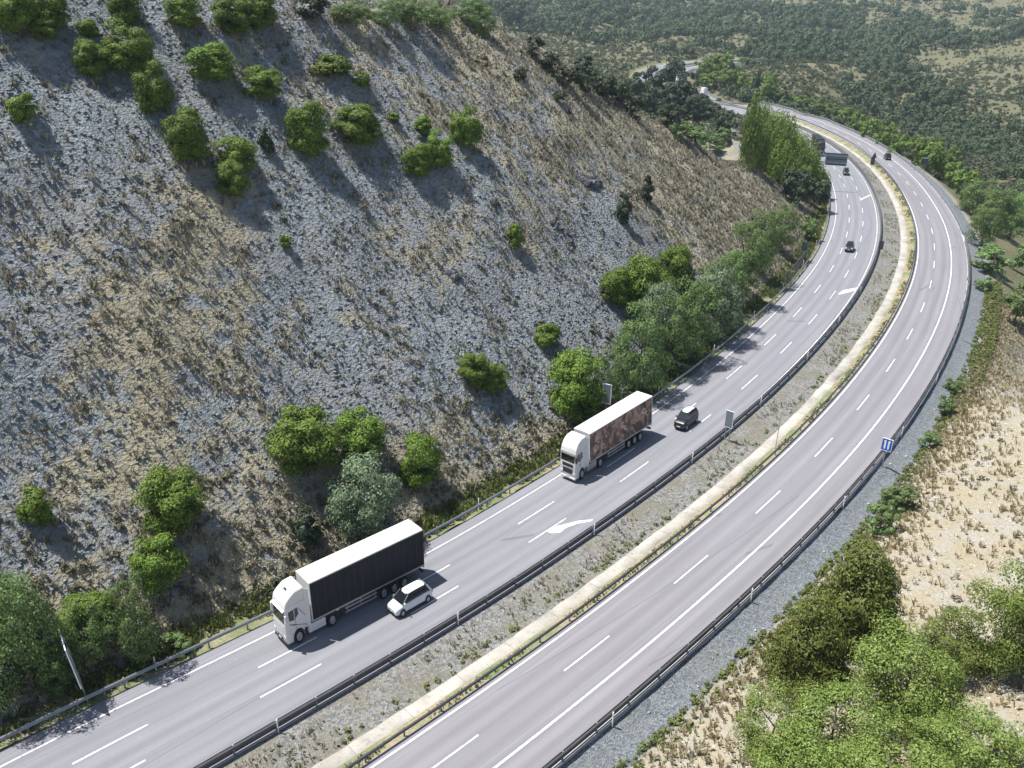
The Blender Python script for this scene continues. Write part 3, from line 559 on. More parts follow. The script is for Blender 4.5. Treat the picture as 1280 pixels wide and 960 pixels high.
# kind, x, y, z, height, width, label, group
TREES=[('young_pine',-56.79,102.32,43.86,3.34,3.5,'small round pine alone on the bare slate at the far left of the slope','round pines scattered on the slate slope'),('round_pine',-46.05,113.83,43.71,5.72,4.88,'upright pine on the pale scree streak high on the slope','round pines scattered on the slate slope'),('round_pine',-53.6,114.83,47.79,4.18,4.65,'pine up the slope left of the upright scree pine','round pines scattered on the slate slope'),('round_pine',-41.49,110.66,38.38,6.06,5.66,'broad pine on the slope just below the upright scree pine','round pines scattered on the slate slope'),('round_pine',-36.39,113.61,36.73,4.1,5.42,'upper pine of the pair growing one above the other on the slope','round pines scattered on the slate slope'),('round_pine',-36.29,110.24,34.14,4.32,4.1,'lower browner pine of the pair growing one above the other on the slope','round pines scattered on the slate slope'),('round_pine',-41.37,122.59,46.96,4.4,6.69,'wide low pine near the top of the slope casting a long shadow','round pines scattered on the slate slope'),('round_pine',-35.05,124.26,44.55,3.94,5.29,'pale green pine right of the wide low pine at the slope top','round pines scattered on the slate slope'),('round_pine',-28.66,121.3,37.42,6.84,5.74,'tall dense pine in the middle of the upper slope','round pines scattered on the slate slope'),('round_pine',-22.93,128.79,38.19,5.16,7.45,'wide two humped pine right of the tall dense pine','round pines scattered on the slate slope'),('young_pine',-27.75,135.23,46.33,2.93,5.7,'flat spreading bush at the top of the slope above the tall dense pine','round pines scattered on the slate slope'),('young_pine',-23.62,136.37,44.95,2.41,2.4,'little pine bush beside the flat spreading bush','round pines scattered on the slate slope'),('round_pine',-8.2,139.86,36.4,5.28,5.31,'round pine standing last to the right in the upper row of pines','round pines scattered on the slate slope'),('round_pine',-11.95,133.15,34.19,4.88,4.87,'pine touching the lowest pine of the right hand clump on the slope','round pines scattered on the slate slope'),('round_pine',-14.83,130.3,33.24,4.34,4.79,'lowest pine of the clump at the right end of the upper row','round pines scattered on the slate slope'),('young_pine',-14.82,137.04,38.27,2.45,3.21,'low bush just above the clump at the right end of the upper row','round pines scattered on the slate slope'),('young_pine',-18.89,135.66,40.16,1.53,2.19,'tiny bush between the wide two humped pine and the pine clump','round pines scattered on the slate slope'),('young_pine',0.01,130.01,22.62,3.49,2.72,'small bright pine alone in the middle of the grey scree','round pines scattered on the slate slope'),('dark_shrub',25.06,166.24,22.38,5.85,3.08,'narrow dark shrub upright near the crest of the spur',None),('dark_shrub',19.01,152.19,21.53,6.19,3.99,'dark shrub beside the narrow one below the crest of the spur',None),('dark_shrub',-33.81,118.53,38.2,3.79,2.8,'grey green thin shrub beside the upper pine pair',None),('young_pine',-29.4,107.91,27.91,1.95,1.54,'tiny bright sapling on the scree in mid slope','round pines scattered on the slate slope'),('young_pine',5.17,117.89,11.16,3.2,4.0,'small rounded pine low on the scree above the patterned lorry','round pines scattered on the slate slope'),('round_pine',-5.13,104.84,10.8,4.39,4.28,'left half of the twin pine low on the scree','round pines scattered on the slate slope'),('round_pine',-2.58,106.02,9.49,3.76,4.34,'right half of the twin pine low on the scree','round pines scattered on the slate slope'),('round_pine',-23.43,86.19,8.57,6.94,8.28,'largest round pine low on the slope above the dark lorry','round pines scattered on the slate slope'),('round_pine',-17.99,90.13,7.42,6.0,6.32,'darker pine touching the largest round pine above the dark lorry','round pines scattered on the slate slope'),('round_pine',-11.04,90.67,4.06,6.15,5.27,'round pine nearest the road grass right of the largest pines','round pines scattered on the slate slope'),('round_pine',-34.38,74.66,7.72,6.37,6.45,'big yellow topped pine low on the slope left of the dark lorry','round pines scattered on the slate slope'),('young_pine',-45.45,69.7,10.77,3.81,3.4,'small dark pine low on the slate at the left edge','round pines scattered on the slate slope'),('round_pine',-34.71,69.91,4.45,4.81,5.28,'pine directly below the big yellow topped pine','round pines scattered on the slate slope'),('round_pine',-61.58,112.93,52.85,5.21,5.46,'first pine in the top left corner clump','round pines scattered on the slate slope'),('round_pine',-58.88,116.32,53.32,5.18,5.21,'tall pine inside the top left corner clump','round pines scattered on the slate slope'),('round_pine',-58.81,114.3,52.12,2.3,3.36,'low pine at the foot of the top left corner clump','round pines scattered on the slate slope'),('round_pine',-50.16,118.05,47.87,6.11,6.64,'dark pine at the slope top behind the upright scree pine','round pines scattered on the slate slope'),('round_pine',-52.19,123.98,53.56,4.57,4.68,'pine by the top edge above the pale scree streak','round pines scattered on the slate slope'),('round_pine',-55.5,118.99,52.15,2.03,3.08,'small pine between the corner clump and the scree streak','round pines scattered on the slate slope'),('round_pine',-45.39,126.29,53.22,3.89,4.78,'pine by the top edge right of the scree streak','round pines scattered on the slate slope'),('round_pine',-40.27,129.92,52.57,4.6,5.37,'pine by the top edge above the wide low pine','round pines scattered on the slate slope'),('round_pine',-37.88,134.34,52.85,5.36,6.0,'tall dark pine by the top edge above the pale green pine','round pines scattered on the slate slope'),('dark_oak',-31.43,142.19,54.03,3.7,5.35,'dark tree on the crest by the top edge left of the bright ones','bright trees along the crest by the top edge'),('leafy_tree',-25.98,147.65,53.04,3.62,5.82,'leftmost of the pale bright trees along the crest','bright trees along the crest by the top edge'),('leafy_tree',-22.06,152.89,52.69,4.0,5.25,'pale bright tree second along the crest','bright trees along the crest by the top edge'),('leafy_tree',-18.45,159.04,52.27,5.36,7.64,'largest pale bright tree on the crest','bright trees along the crest by the top edge'),('leafy_tree',-14.58,166.33,51.8,4.35,6.28,'pale bright tree just right of the largest on the crest','bright trees along the crest by the top edge'),('leafy_tree',-9.08,176.0,52.63,4.6,6.02,'pale bright tree beside the little track on the crest','bright trees along the crest by the top edge'),('leafy_tree',-6.75,174.48,50.51,5.41,5.1,'slim pale tree right of the little track on the crest','bright trees along the crest by the top edge'),('dark_oak',-9.21,1053.64,16.45,32.52,32.51,'dark bush tree where the crest dips out of view','bright trees along the crest by the top edge'),('leafy_tree',-28.24,146.32,53.27,2.71,3.76,'low tree tucked behind the leftmost pale crest trees','bright trees along the crest by the top edge'),('silver_tree',-16.27,82.45,1.43,10.07,8.43,'silvery green leafy tree behind the trailer of the dark lorry',None),('dark_shrub',-22.23,79.32,3.01,5.07,3.89,'grey green bushy shrub left of the silvery tree',None),('dark_shrub',-24.06,73.57,-0.04,2.61,3.39,'grey bush by the cab of the dark lorry',None),('leafy_tree',-34.65,63.11,-0.24,9.56,4.87,'tall leafy tree right of the leaning blue sign panel',None),('leafy_tree',-38.39,61.9,1.34,6.09,4.02,'leafy tree directly behind the leaning blue sign panel',None),('round_pine',-38.99,63.79,3.1,4.0,5.27,'yellow topped pine peeping out behind the leafy trees at left',None),('leafy_tree',-42.17,58.35,1.53,11.05,7.13,'biggest leafy tree at the left edge by the guardrail',None),('leafy_tree',-44.1,55.72,1.1,8.98,5.13,'leafy tree cut by the left edge of the view',None),('leafy_tree',-39.92,59.16,0.44,4.5,3.62,'low leafy tree between the biggest one and the sign panel',None),('small_shrub',-31.85,64.84,-0.74,2.44,3.11,'bush at the guardrail right of the tall leafy tree',None),('leafy_tree',-45.01,61.63,5.7,5.02,4.78,'leafy tree behind the biggest one at the left edge',None),('round_pine',16.34,133.31,12.87,5.54,5.46,'leftmost round pine of the thicket on the scree edge','trees crowding behind the guardrail beyond the patterned lorry'),('round_pine',21.19,135.26,10.63,9.34,8.22,'middle round pine of the thicket on the scree edge','trees crowding behind the guardrail beyond the patterned lorry'),('round_pine',27.78,142.64,9.6,10.21,7.51,'tallest round pine of the thicket on the scree edge','trees crowding behind the guardrail beyond the patterned lorry'),('round_pine',8.94,109.67,4.32,9.61,7.94,'bushy pine behind the blue signpost at the patterned lorry','trees crowding behind the guardrail beyond the patterned lorry'),('leafy_tree',13.83,112.32,2.73,9.78,5.81,'leafy tree squeezed right of the bushy pine by the signpost','trees crowding behind the guardrail beyond the patterned lorry'),('leafy_tree',18.86,118.59,3.09,13.64,8.99,'tall leafy tree at the guardrail above the patterned trailer','trees crowding behind the guardrail beyond the patterned lorry'),('leafy_tree',24.86,126.06,3.22,12.26,7.66,'leafy tree in the thicket behind the black car','trees crowding behind the guardrail beyond the patterned lorry'),('silver_tree',23.42,129.35,5.97,11.08,7.5,'greyish leafy tree inside the thicket below the round pines','trees crowding behind the guardrail beyond the patterned lorry'),('leafy_tree',29.21,131.17,3.21,13.84,8.71,'dark leafy tree at the guardrail in the middle of the thicket','trees crowding behind the guardrail beyond the patterned lorry'),('silver_tree',34.21,139.25,3.63,13.14,8.87,'grey green tree in the right half of the thicket','trees crowding behind the guardrail beyond the patterned lorry'),('leafy_tree',37.67,146.32,4.58,11.51,7.79,'leafy tree near the right end of the thicket','trees crowding behind the guardrail beyond the patterned lorry'),('leafy_tree',31.63,142.24,6.88,9.18,7.55,'leafy tree at the back of the thicket right of the tallest pine','trees crowding behind the guardrail beyond the patterned lorry'),('leafy_tree',39.44,154.78,7.2,7.8,7.51,'small leafy tree at the back right of the thicket','trees crowding behind the guardrail beyond the patterned lorry'),('leafy_tree',43.69,158.79,5.93,13.37,8.94,'bright ash like tree left of the mesh fence','trees crowding behind the guardrail beyond the patterned lorry'),('leafy_tree',50.42,171.74,6.36,12.76,8.24,'bright ash like tree right behind the mesh fence','trees crowding behind the guardrail beyond the patterned lorry'),('leafy_tree',59.58,190.4,6.54,9.82,7.58,'last bright tree before the bend beside the green sign','trees crowding behind the guardrail beyond the patterned lorry'),('small_shrub',71.7,208.92,4.01,5.46,5.91,'bush in the grass beyond the green sign','trees crowding behind the guardrail beyond the patterned lorry'),('poplar',62.05,236.3,15.74,16.17,5.89,'green poplar packed into the row along the inside of the bend','poplars packed along the inside of the bend'),('poplar',65.98,241.03,14.5,13.45,6.01,'green poplar packed into the row along the inside of the bend','poplars packed along the inside of the bend'),('poplar',73.17,256.56,10.77,14.35,6.4,'green poplar packed into the row along the inside of the bend','poplars packed along the inside of the bend'),('poplar',74.86,253.9,10.4,14.21,6.83,'green poplar packed into the row along the inside of the bend','poplars packed along the inside of the bend'),('poplar',77.05,253.03,9.7,14.58,6.82,'green poplar packed into the row along the inside of the bend','poplars packed along the inside of the bend'),('poplar',79.3,252.15,8.55,11.88,6.81,'green poplar packed into the row along the inside of the bend','poplars packed along the inside of the bend'),('poplar',83.08,256.23,6.85,12.1,6.93,'green poplar packed into the row along the inside of the bend','poplars packed along the inside of the bend'),('poplar',86.54,259.12,5.37,11.95,7.02,'green poplar packed into the row along the inside of the bend','poplars packed along the inside of the bend'),('poplar',87.89,256.79,4.48,10.96,6.48,'green poplar packed into the row along the inside of the bend','poplars packed along the inside of the bend'),('poplar',89.18,255.98,3.74,8.81,4.97,'green poplar packed into the row along the inside of the bend','poplars packed along the inside of the bend'),('poplar',82.11,295.42,7.13,15.53,6.77,'green poplar packed into the row along the inside of the bend','poplars packed along the inside of the bend'),('poplar',85.3,284.47,7.15,15.0,7.08,'green poplar packed into the row along the inside of the bend','poplars packed along the inside of the bend'),('poplar',89.16,279.1,5.73,11.4,6.97,'green poplar packed into the row along the inside of the bend','poplars packed along the inside of the bend'),('poplar',70.52,263.85,12.14,14.22,7.06,'green poplar packed into the row along the inside of the bend','poplars packed along the inside of the bend'),('poplar',82.84,287.23,7.6,15.94,7.69,'green poplar packed into the row along the inside of the bend','poplars packed along the inside of the bend'),('poplar',85.99,277.34,6.51,12.3,7.46,'green poplar packed into the row along the inside of the bend','poplars packed along the inside of the bend'),('poplar',87.7,266.44,5.78,11.9,7.2,'green poplar packed into the row along the inside of the bend','poplars packed along the inside of the bend'),('poplar',90.86,258.04,3.32,7.25,5.01,'green poplar packed into the row along the inside of the bend','poplars packed along the inside of the bend'),('poplar',71.97,257.55,11.01,12.8,6.92,'green poplar packed into the row along the inside of the bend','poplars packed along the inside of the bend'),('poplar',74.92,250.33,9.74,12.53,6.75,'green poplar packed into the row along the inside of the bend','poplars packed along the inside of the bend'),('poplar',77.74,246.3,7.92,9.52,6.68,'green poplar packed into the row along the inside of the bend','poplars packed along the inside of the bend'),('poplar',80.88,245.35,6.39,8.95,6.19,'green poplar packed into the row along the inside of the bend','poplars packed along the inside of the bend'),('poplar',81.76,302.61,6.89,15.83,7.5,'green poplar packed into the row along the inside of the bend','poplars packed along the inside of the bend'),('poplar',87.16,297.78,6.28,14.74,7.4,'green poplar packed into the row along the inside of the bend','poplars packed along the inside of the bend'),('poplar',86.54,284.04,6.75,14.13,7.08,'green poplar packed into the row along the inside of the bend','poplars packed along the inside of the bend'),('dark_oak',74.9,233.1,7.67,9.17,8.64,'dark round tree at the foot of the poplar row',None),('dark_oak',82.79,240.18,4.45,9.16,7.59,'dark tree at the road end of the poplar row',None),('cypress',81.04,313.09,6.12,19.71,6.25,'tall narrow dark tree above the left end of the poplar row',None),('dark_oak',58.73,436.84,9.79,12.7,11.6,'dark holm oak in the dense group on the knoll','dark holm oaks on the knoll beside the far road'),('dark_oak',69.45,453.62,11.91,14.52,14.4,'dark holm oak in the dense group on the knoll','dark holm oaks on the knoll beside the far road'),('dark_oak',103.41,604.45,-0.48,21.22,20.2,'dark holm oak in the dense group on the knoll','dark holm oaks on the knoll beside the far road'),('dark_oak',61.66,406.42,7.14,14.47,14.48,'dark holm oak in the dense group on the knoll','dark holm oaks on the knoll beside the far road'),('dark_oak',72.05,408.77,8.46,15.2,14.54,'dark holm oak in the dense group on the knoll','dark holm oaks on the knoll beside the far road'),('dark_oak',75.57,388.02,8.52,11.31,12.46,'dark holm oak in the dense group on the knoll','dark holm oaks on the knoll beside the far road'),('dark_oak',35.95,213.98,29.22,5.21,6.13,'dark holm oak in the dense group on the knoll','dark holm oaks on the knoll beside the far road'),('dark_oak',81.03,436.43,10.33,12.69,11.58,'dark holm oak in the dense group on the knoll','dark holm oaks on the knoll beside the far road'),('dark_oak',26.4,202.09,32.46,4.93,5.05,'dark holm oak in the dense group on the knoll','dark holm oaks on the knoll beside the far road'),('dark_oak',83.14,384.33,8.53,7.77,9.6,'dark oak standing apart between the knoll and the far road',None),('dark_oak',82.19,356.61,7.34,9.42,8.32,'dark oak lowest beside the far road',None),('dark_oak',85.4,420.25,9.44,6.07,8.2,'grey bush tree right of the oak knoll',None),('dark_oak',6.53,181.9,43.64,4.33,4.45,'dark oak bush on the brow left of the knoll','oaks and bushes below the crest left of the knoll'),('dark_oak',10.06,179.74,40.91,5.16,5.38,'dark oak bush on the brow left of the knoll','oaks and bushes below the crest left of the knoll'),('dark_oak',14.61,191.25,39.19,5.8,6.07,'dark oak bush on the brow left of the knoll','oaks and bushes below the crest left of the knoll'),('dark_oak',18.84,199.97,37.69,4.47,5.3,'dark oak bush on the brow left of the knoll','oaks and bushes below the crest left of the knoll'),('dark_oak',13.87,200.22,41.57,4.13,4.56,'dark oak bush on the brow left of the knoll','oaks and bushes below the crest left of the knoll'),('dark_oak',21.8,202.5,36.79,3.89,4.65,'dark oak bush on the brow left of the knoll','oaks and bushes below the crest left of the knoll'),('dark_oak',2.96,182.88,46.48,3.74,4.13,'dark oak bush on the brow left of the knoll','oaks and bushes below the crest left of the knoll'),('dark_oak',0.19,167.28,43.64,2.39,2.93,'dark oak bush on the brow left of the knoll','oaks and bushes below the crest left of the knoll'),('dark_oak',7.88,171.27,39.42,2.49,2.73,'dark oak bush on the brow left of the knoll','oaks and bushes below the crest left of the knoll'),('dark_oak',23.74,202.87,35.42,3.26,3.96,'dark oak bush on the brow left of the knoll','oaks and bushes below the crest left of the knoll'),('small_shrub',43.36,217.48,25.08,4.13,7.85,'green bush in the dip behind the spur','green bushes in the dip behind the spur'),('small_shrub',70.01,320.56,6.28,6.17,10.45,'green bush in the dip behind the spur','green bushes in the dip behind the spur'),('small_shrub',38.83,212.79,27.23,3.4,5.74,'green bush in the dip behind the spur','green bushes in the dip behind the spur'),('small_shrub',75.67,328.73,7.34,5.91,7.71,'green bush in the dip behind the spur','green bushes in the dip behind the spur'),('far_tree',126.39,636.94,0.95,14.23,14.52,'tree in the clump between the far road and the brown spur','trees between the far road and the brown spur'),('far_tree',136.47,651.69,1.92,15.56,15.97,'tree in the clump between the far road and the brown spur','trees between the far road and the brown spur'),('far_tree',144.1,655.92,2.79,16.68,17.21,'tree in the clump between the far road and the brown spur','trees between the far road and the brown spur'),('far_tree',147.75,636.5,3.57,17.3,14.48,'tree in the clump between the far road and the brown spur','trees between the far road and the brown spur'),('far_tree',130.57,600.05,0.56,11.49,13.72,'tree in the clump between the far road and the brown spur','trees between the far road and the brown spur'),('far_tree',137.32,592.32,0.51,13.26,14.59,'tree in the clump between the far road and the brown spur','trees between the far road and the brown spur'),('far_tree',144.12,589.83,-0.08,12.32,12.46,'tree in the clump between the far road and the brown spur','trees between the far road and the brown spur'),('far_tree',150.68,577.68,-1.56,13.09,11.21,'tree in the clump between the far road and the brown spur','trees between the far road and the brown spur'),('far_tree',152.28,559.62,-2.36,15.46,11.87,'tree in the clump between the far road and the brown spur','trees between the far road and the brown spur'),('far_tree',163.56,592.19,-0.89,13.43,10.43,'tree in the clump between the far road and the brown spur','trees between the far road and the brown spur'),('far_tree',124.2,599.79,0.45,10.57,11.6,'tree in the clump between the far road and the brown spur','trees between the far road and the brown spur'),('cypress',148.24,571.65,-1.91,15.94,7.07,'slim dark cypress above the far road',None),('far_tree',173.81,556.64,-6.27,9.03,9.87,'roadside tree lining the outside of the curve behind the rail','trees lining the outside of the right hand carriageway'),('far_tree',182.51,554.74,-8.69,9.92,10.85,'roadside tree lining the outside of the curve behind the rail','trees lining the outside of the right hand carriageway'),('far_tree',191.52,553.77,-11.21,9.93,10.85,'roadside tree lining the outside of the curve behind the rail','trees lining the outside of the right hand carriageway'),('far_tree',199.59,549.76,-14.28,11.72,11.78,'roadside tree lining the outside of the curve behind the rail','trees lining the outside of the right hand carriageway'),('far_tree',152.06,401.65,2.83,8.6,8.63,'roadside tree lining the outside of the curve behind the rail','trees lining the outside of the right hand carriageway'),('far_tree',151.28,381.7,2.44,9.49,8.92,'roadside tree lining the outside of the curve behind the rail','trees lining the outside of the right hand carriageway'),('far_tree',149.77,363.16,2.13,9.67,9.17,'roadside tree lining the outside of the curve behind the rail','trees lining the outside of the right hand carriageway'),('far_tree',147.77,344.78,2.08,8.63,8.74,'roadside tree lining the outside of the curve behind the rail','trees lining the outside of the right hand carriageway'),('far_tree',145.45,324.29,2.72,10.39,8.84,'roadside tree lining the outside of the curve behind the rail','trees lining the outside of the right hand carriageway'),('far_tree',148.21,316.29,1.41,10.75,8.65,'roadside tree lining the outside of the curve behind the rail','trees lining the outside of the right hand carriageway'),('far_tree',153.35,316.08,-1.29,9.68,8.68,'roadside tree lining the outside of the curve behind the rail','trees lining the outside of the right hand carriageway'),('far_tree',153.06,306.09,-2.08,9.43,8.44,'roadside tree lining the outside of the curve behind the rail','trees lining the outside of the right hand carriageway'),('far_tree',143.13,278.43,-0.05,9.58,8.74,'roadside tree lining the outside of the curve behind the rail','trees lining the outside of the right hand carriageway'),('far_tree',221.65,470.76,-19.97,11.86,11.09,'roadside tree lining the outside of the curve behind the rail','trees lining the outside of the right hand carriageway'),('far_tree',218.56,444.43,-20.91,11.28,10.53,'roadside tree lining the outside of the curve behind the rail','trees lining the outside of the right hand carriageway'),('far_tree',168.13,563.83,-4.41,7.27,8.98,'roadside tree lining the outside of the curve behind the rail','trees lining the outside of the right hand carriageway'),('far_tree',158.0,558.4,-3.04,9.06,8.89,'roadside tree lining the outside of the curve behind the rail','trees lining the outside of the right hand carriageway'),('leafy_tree',132.45,248.14,1.39,11.11,11.09,'leafy tree outside the rail at the widest part of the curve',None),('leafy_tree',132.62,238.29,-0.26,11.58,11.62,'leafy tree right of the widest part of the curve',None),('leafy_tree',143.81,247.35,-4.74,11.68,11.64,'leafy tree near the right edge above the dry bank',None),('leafy_tree',113.67,206.83,3.96,9.12,8.6,'dark leafy tree closest to the rail gap',None),('leafy_tree',192.39,326.12,-19.38,15.85,15.24,'leafy tree cut by the right edge above the dry bank',None),('small_shrub',105.89,186.19,3.7,5.66,9.97,'grey bush below the rail gap',None),('small_shrub',97.27,158.26,1.69,7.38,6.84,'leafy bush at the right edge over the pale bank',None),('small_shrub',121.88,199.81,-1.15,7.15,7.66,'bush cut by the right edge above the pale bank',None),('small_shrub',96.94,171.37,3.62,3.06,3.98,'small bush on the bank below the rail gap',None),('big_pine',31.87,63.26,4.68,10.74,9.21,'tall conical pine in front of the gravel shoulder',None),('big_pine',26.13,58.9,3.81,8.26,7.94,'shorter brownish pine left of the tall conical pine',None),('almond_tree',20.86,50.48,3.29,6.87,6.4,'bright leafy tree at the left end of the foreground thicket','bright trees in the foreground thicket'),('almond_tree',25.19,48.12,5.22,6.8,7.97,'bright leafy tree below the shorter pine','bright trees in the foreground thicket'),('almond_tree',32.0,53.84,5.34,7.96,9.25,'wide bright tree right below the tall pine','bright trees in the foreground thicket'),('almond_tree',37.48,57.18,6.67,6.0,6.15,'bright tree right of the wide one under the pale bank','bright trees in the foreground thicket'),('almond_tree',40.81,56.62,7.29,9.57,7.44,'open branched tree at the right edge','bright trees in the foreground thicket'),('almond_tree',42.06,54.18,7.92,10.43,5.88,'tall tree cut by the right edge','bright trees in the foreground thicket'),('almond_tree',33.76,45.2,7.21,5.81,8.13,'bright tree at the bottom edge near the dry grass','bright trees in the foreground thicket'),('almond_tree',27.5,43.63,6.46,6.07,8.56,'bright tree cut by the bottom edge below the wide one','bright trees in the foreground thicket'),('almond_tree',21.27,45.49,3.96,6.27,6.55,'bright tree cut by the bottom edge at the thicket end','bright trees in the foreground thicket'),('almond_tree',32.82,49.43,6.55,3.56,4.33,'low bright bush before the dry grass','bright trees in the foreground thicket'),('small_shrub',41.81,82.07,3.73,3.49,3.62,'green bush at the edge of the gravel shoulder above the tall pine','green bushes along the gravel edge'),('small_shrub',45.8,87.25,3.9,3.14,4.17,'second green bush along the gravel shoulder edge','green bushes along the gravel edge'),('small_shrub',56.12,102.52,3.94,2.21,2.8,'small green bush along the gravel beyond the blue sign','green bushes along the gravel edge'),('small_shrub',62.67,112.81,3.74,2.89,3.02,'green bush along the gravel nearer the far bend','green bushes along the gravel edge'),('small_shrub',67.58,120.91,3.36,2.56,2.96,'farthest green bush along the gravel edge','green bushes along the gravel edge')]
_tr=random.Random(5)
for n_,(k,x,y,z,h,w,lab,grp) in enumerate(TREES):
    nm,ct=CAT[k];cm,tm=_tr.choice(PROTO[k])
    r=empty(nm,(x,y,z-.05*h*.2),_tr.uniform(0,6.28));r.scale=(w*1.06,w*1.06,h*1.03)
    tag(r,lab,ct,grp)
    link('crown',cm,None,r);link('trunk',tm,None,r)
# ------------------------------------------------------------------ ground cover
def ground_z(x,y):
    i=np.clip(np.searchsorted(AX,x)-1,0,len(AX)-2);j=np.clip(np.searchsorted(AY,y)-1,0,len(AY)-2)
    fx=(x-AX[i])/(AX[i+1]-AX[i]);fy=(y-AY[j])/(AY[j+1]-AY[j])
    return gz[j,i]*(1-fx)*(1-fy)+gz[j,i+1]*fx*(1-fy)+gz[j+1,i]*(1-fx)*fy+gz[j+1,i+1]*fx*fy
def tile(name,V0s,F0s,P,S,rng,m,hs=1.,kind='stuff',shuf=None):
    """one mesh of many little copies: P positions, S sizes"""
    Vs=[];Fs=[];o=0
    pick=rng.randint(0,len(V0s),len(P))
    for k,(v0,f0) in enumerate(zip(V0s,F0s)):
        w=np.where(pick==k)[0]
        if not len(w):continue
        a=rng.uniform(0,2*PI,len(w));c,s=np.cos(a)[:,None],np.sin(a)[:,None];sz=S[w][:,None]
        hh=(sz*hs*rng.uniform(.7,1.3,(len(w),1)))
        x=(v0[None,:,0]*c-v0[None,:,1]*s)*sz;y=(v0[None,:,0]*s+v0[None,:,1]*c)*sz;z=v0[None,:,2]*hh
        V=np.stack([x+P[w,0:1],y+P[w,1:2],z+P[w,2:3]],-1).reshape(-1,3)
        F=(f0[None]+(np.arange(len(w))*len(v0))[:,None,None]+o).reshape(-1,f0.shape[1])
        Vs.append(V);Fs.append(F);o+=len(V)
    me=mesh_np(name,np.concatenate(Vs),np.concatenate(Fs));ob=link(name,me,m)
    if kind:ob['kind']=kind
    return ob
def tuft(seed,n=6,spread=.28):
    r=np.random.RandomState(seed);V=[]
    for i in range(n):
        a=r.uniform(0,2*PI);d=np.array([math.cos(a),math.sin(a),0]);p=np.array([-d[1],d[0],0])
        b=d*r.uniform(0,.18);tip=b+d*r.uniform(.15,spread+.25)+np.array([0,0,r.uniform(.5,1.)]);w=r.uniform(.07,.16)
        mid=(b+tip)/2+np.array([0,0,.12])
        V+=[b-np.array([0,0,.1]),mid+p*w,tip,mid-p*w]
    V=np.array(V);return V,np.arange(len(V)).reshape(-1,4)
def bushlet(seed,n=26):
    r=np.random.RandomState(seed);d=r.normal(size=(n,3));d[:,2]=abs(d[:,2]);d/=np.linalg.norm(d,axis=1,keepdims=True)
    C=d*r.uniform(.25,.5,(n,1))*np.array([1,1,1.5]);V=quads(C,d+r.normal(size=(n,3))*.5,.26,r)
    return V,np.arange(len(V)).reshape(-1,4)
def rock(seed):
    r=np.random.RandomState(seed)
    V=np.array([(1,0,0),(0,1,0),(-1,0,0),(0,-1,0),(0,0,.7),(0,0,-.5)],float)*r.uniform(.5,1.2,(6,3));V[:,:2]+=r.uniform(-.2,.2,(6,2))
    return V*.5,np.array([(0,1,4),(1,2,4),(2,3,4),(3,0,4),(1,0,5),(2,1,5),(3,2,5),(0,3,5)])
TU=[tuft(i) for i in range(8)];BU=[bushlet(i) for i in range(6)];RK=[rock(i) for i in range(8)]
M['straw']=leaf_mat('dry_grass_blades',[(.17,.155,.115),(.26,.24,.175),(.36,.33,.25),(.46,.43,.34)],.3,.8)
M['straw_gold']=leaf_mat('golden_grass_blades',[(.24,.20,.11),(.35,.295,.17),(.46,.40,.25),(.56,.50,.35)],.35,.8)
M['scrub']=leaf_mat('far_scrub_leaves',[(.06,.08,.045),(.09,.11,.058),(.13,.14,.08)],.15,.8)
M['olive']=leaf_mat('scrub_leaves',[(.055,.06,.032),(.09,.09,.05),(.14,.13,.08),(.17,.145,.10)],.1,.8)
M['grass']=leaf_mat('green_grass_blades',[(.07,.10,.025),(.11,.15,.04),(.17,.20,.06),(.24,.24,.10)],.25,.7)
M['rock']=leaf_mat('slate_chips',[(.09,.10,.11),(.15,.167,.178),(.21,.23,.245),(.29,.315,.33)],0.,.85)
M['rock_pale']=leaf_mat('pale_stones',[(.22,.19,.15),(.36,.33,.27),(.48,.45,.40),(.56,.54,.50)],0.,.85)
rg=np.random.RandomState(42)
def inview(x,y,z,mar=230):
    q=project(np.stack([x,y,z],-1));return (q[:,2]>1)&(q[:,0]>-mar)&(q[:,0]<1280+mar)&(q[:,1]>-mar)&(q[:,1]<960+mar)
def sample(n,x0,x1,y0,y1):
    x=rg.uniform(x0,x1,n);y=rg.uniform(y0,y1,n);z=ground_z(x,y);k=inview(x,y,z);x,y,z=x[k],y[k],z[k]
    s,t,zr=road_query(x,y);return x,y,z,s,t
def st(x,y,z):return np.stack([x,y,z],1)
x,y,z,s,t=sample(800000,-140,140,40,420)
D=np.sqrt(x*x+y*y+(z-CAM_H)**2)
vg,sd,fr,fo_=cover(x,y)
left=(t<-8.6)&(s<300)
clump=fbm(x,y,3.5,2,31)+.9*fbm(x,y,16.,3,33)
pr=(.09+.62*np.clip(vg+clump*.42-.08,0,1))
k=left&(rg.rand(len(x))<pr*.62);k1=np.where(k)[0]
tile('dry_grass',*zip(*TU),st(x[k1],y[k1],z[k1]),rg.uniform(.3,1.,len(k1)),rg,M['straw'],1.)
k=left&(rg.rand(len(x))<.006+.045*np.clip(vg+clump*.6-.2,0,1)+.09*sstep(-t,22,9)*(s<120));k1=np.where(k)[0]
tile('hillside_scrub',*zip(*BU),st(x[k1],y[k1],z[k1]),rg.uniform(.45,1.25,len(k1))**1.3,rg,M['olive'],.85)
k=left&(rg.rand(len(x))<.50*(1-.65*np.clip(vg,0,1)));k1=np.where(k)[0]
tile('slate_rubble',*zip(*RK),st(x[k1],y[k1],z[k1]),rg.uniform(.2,.8,len(k1))**2.1+.12,rg,M['rock'],.9)
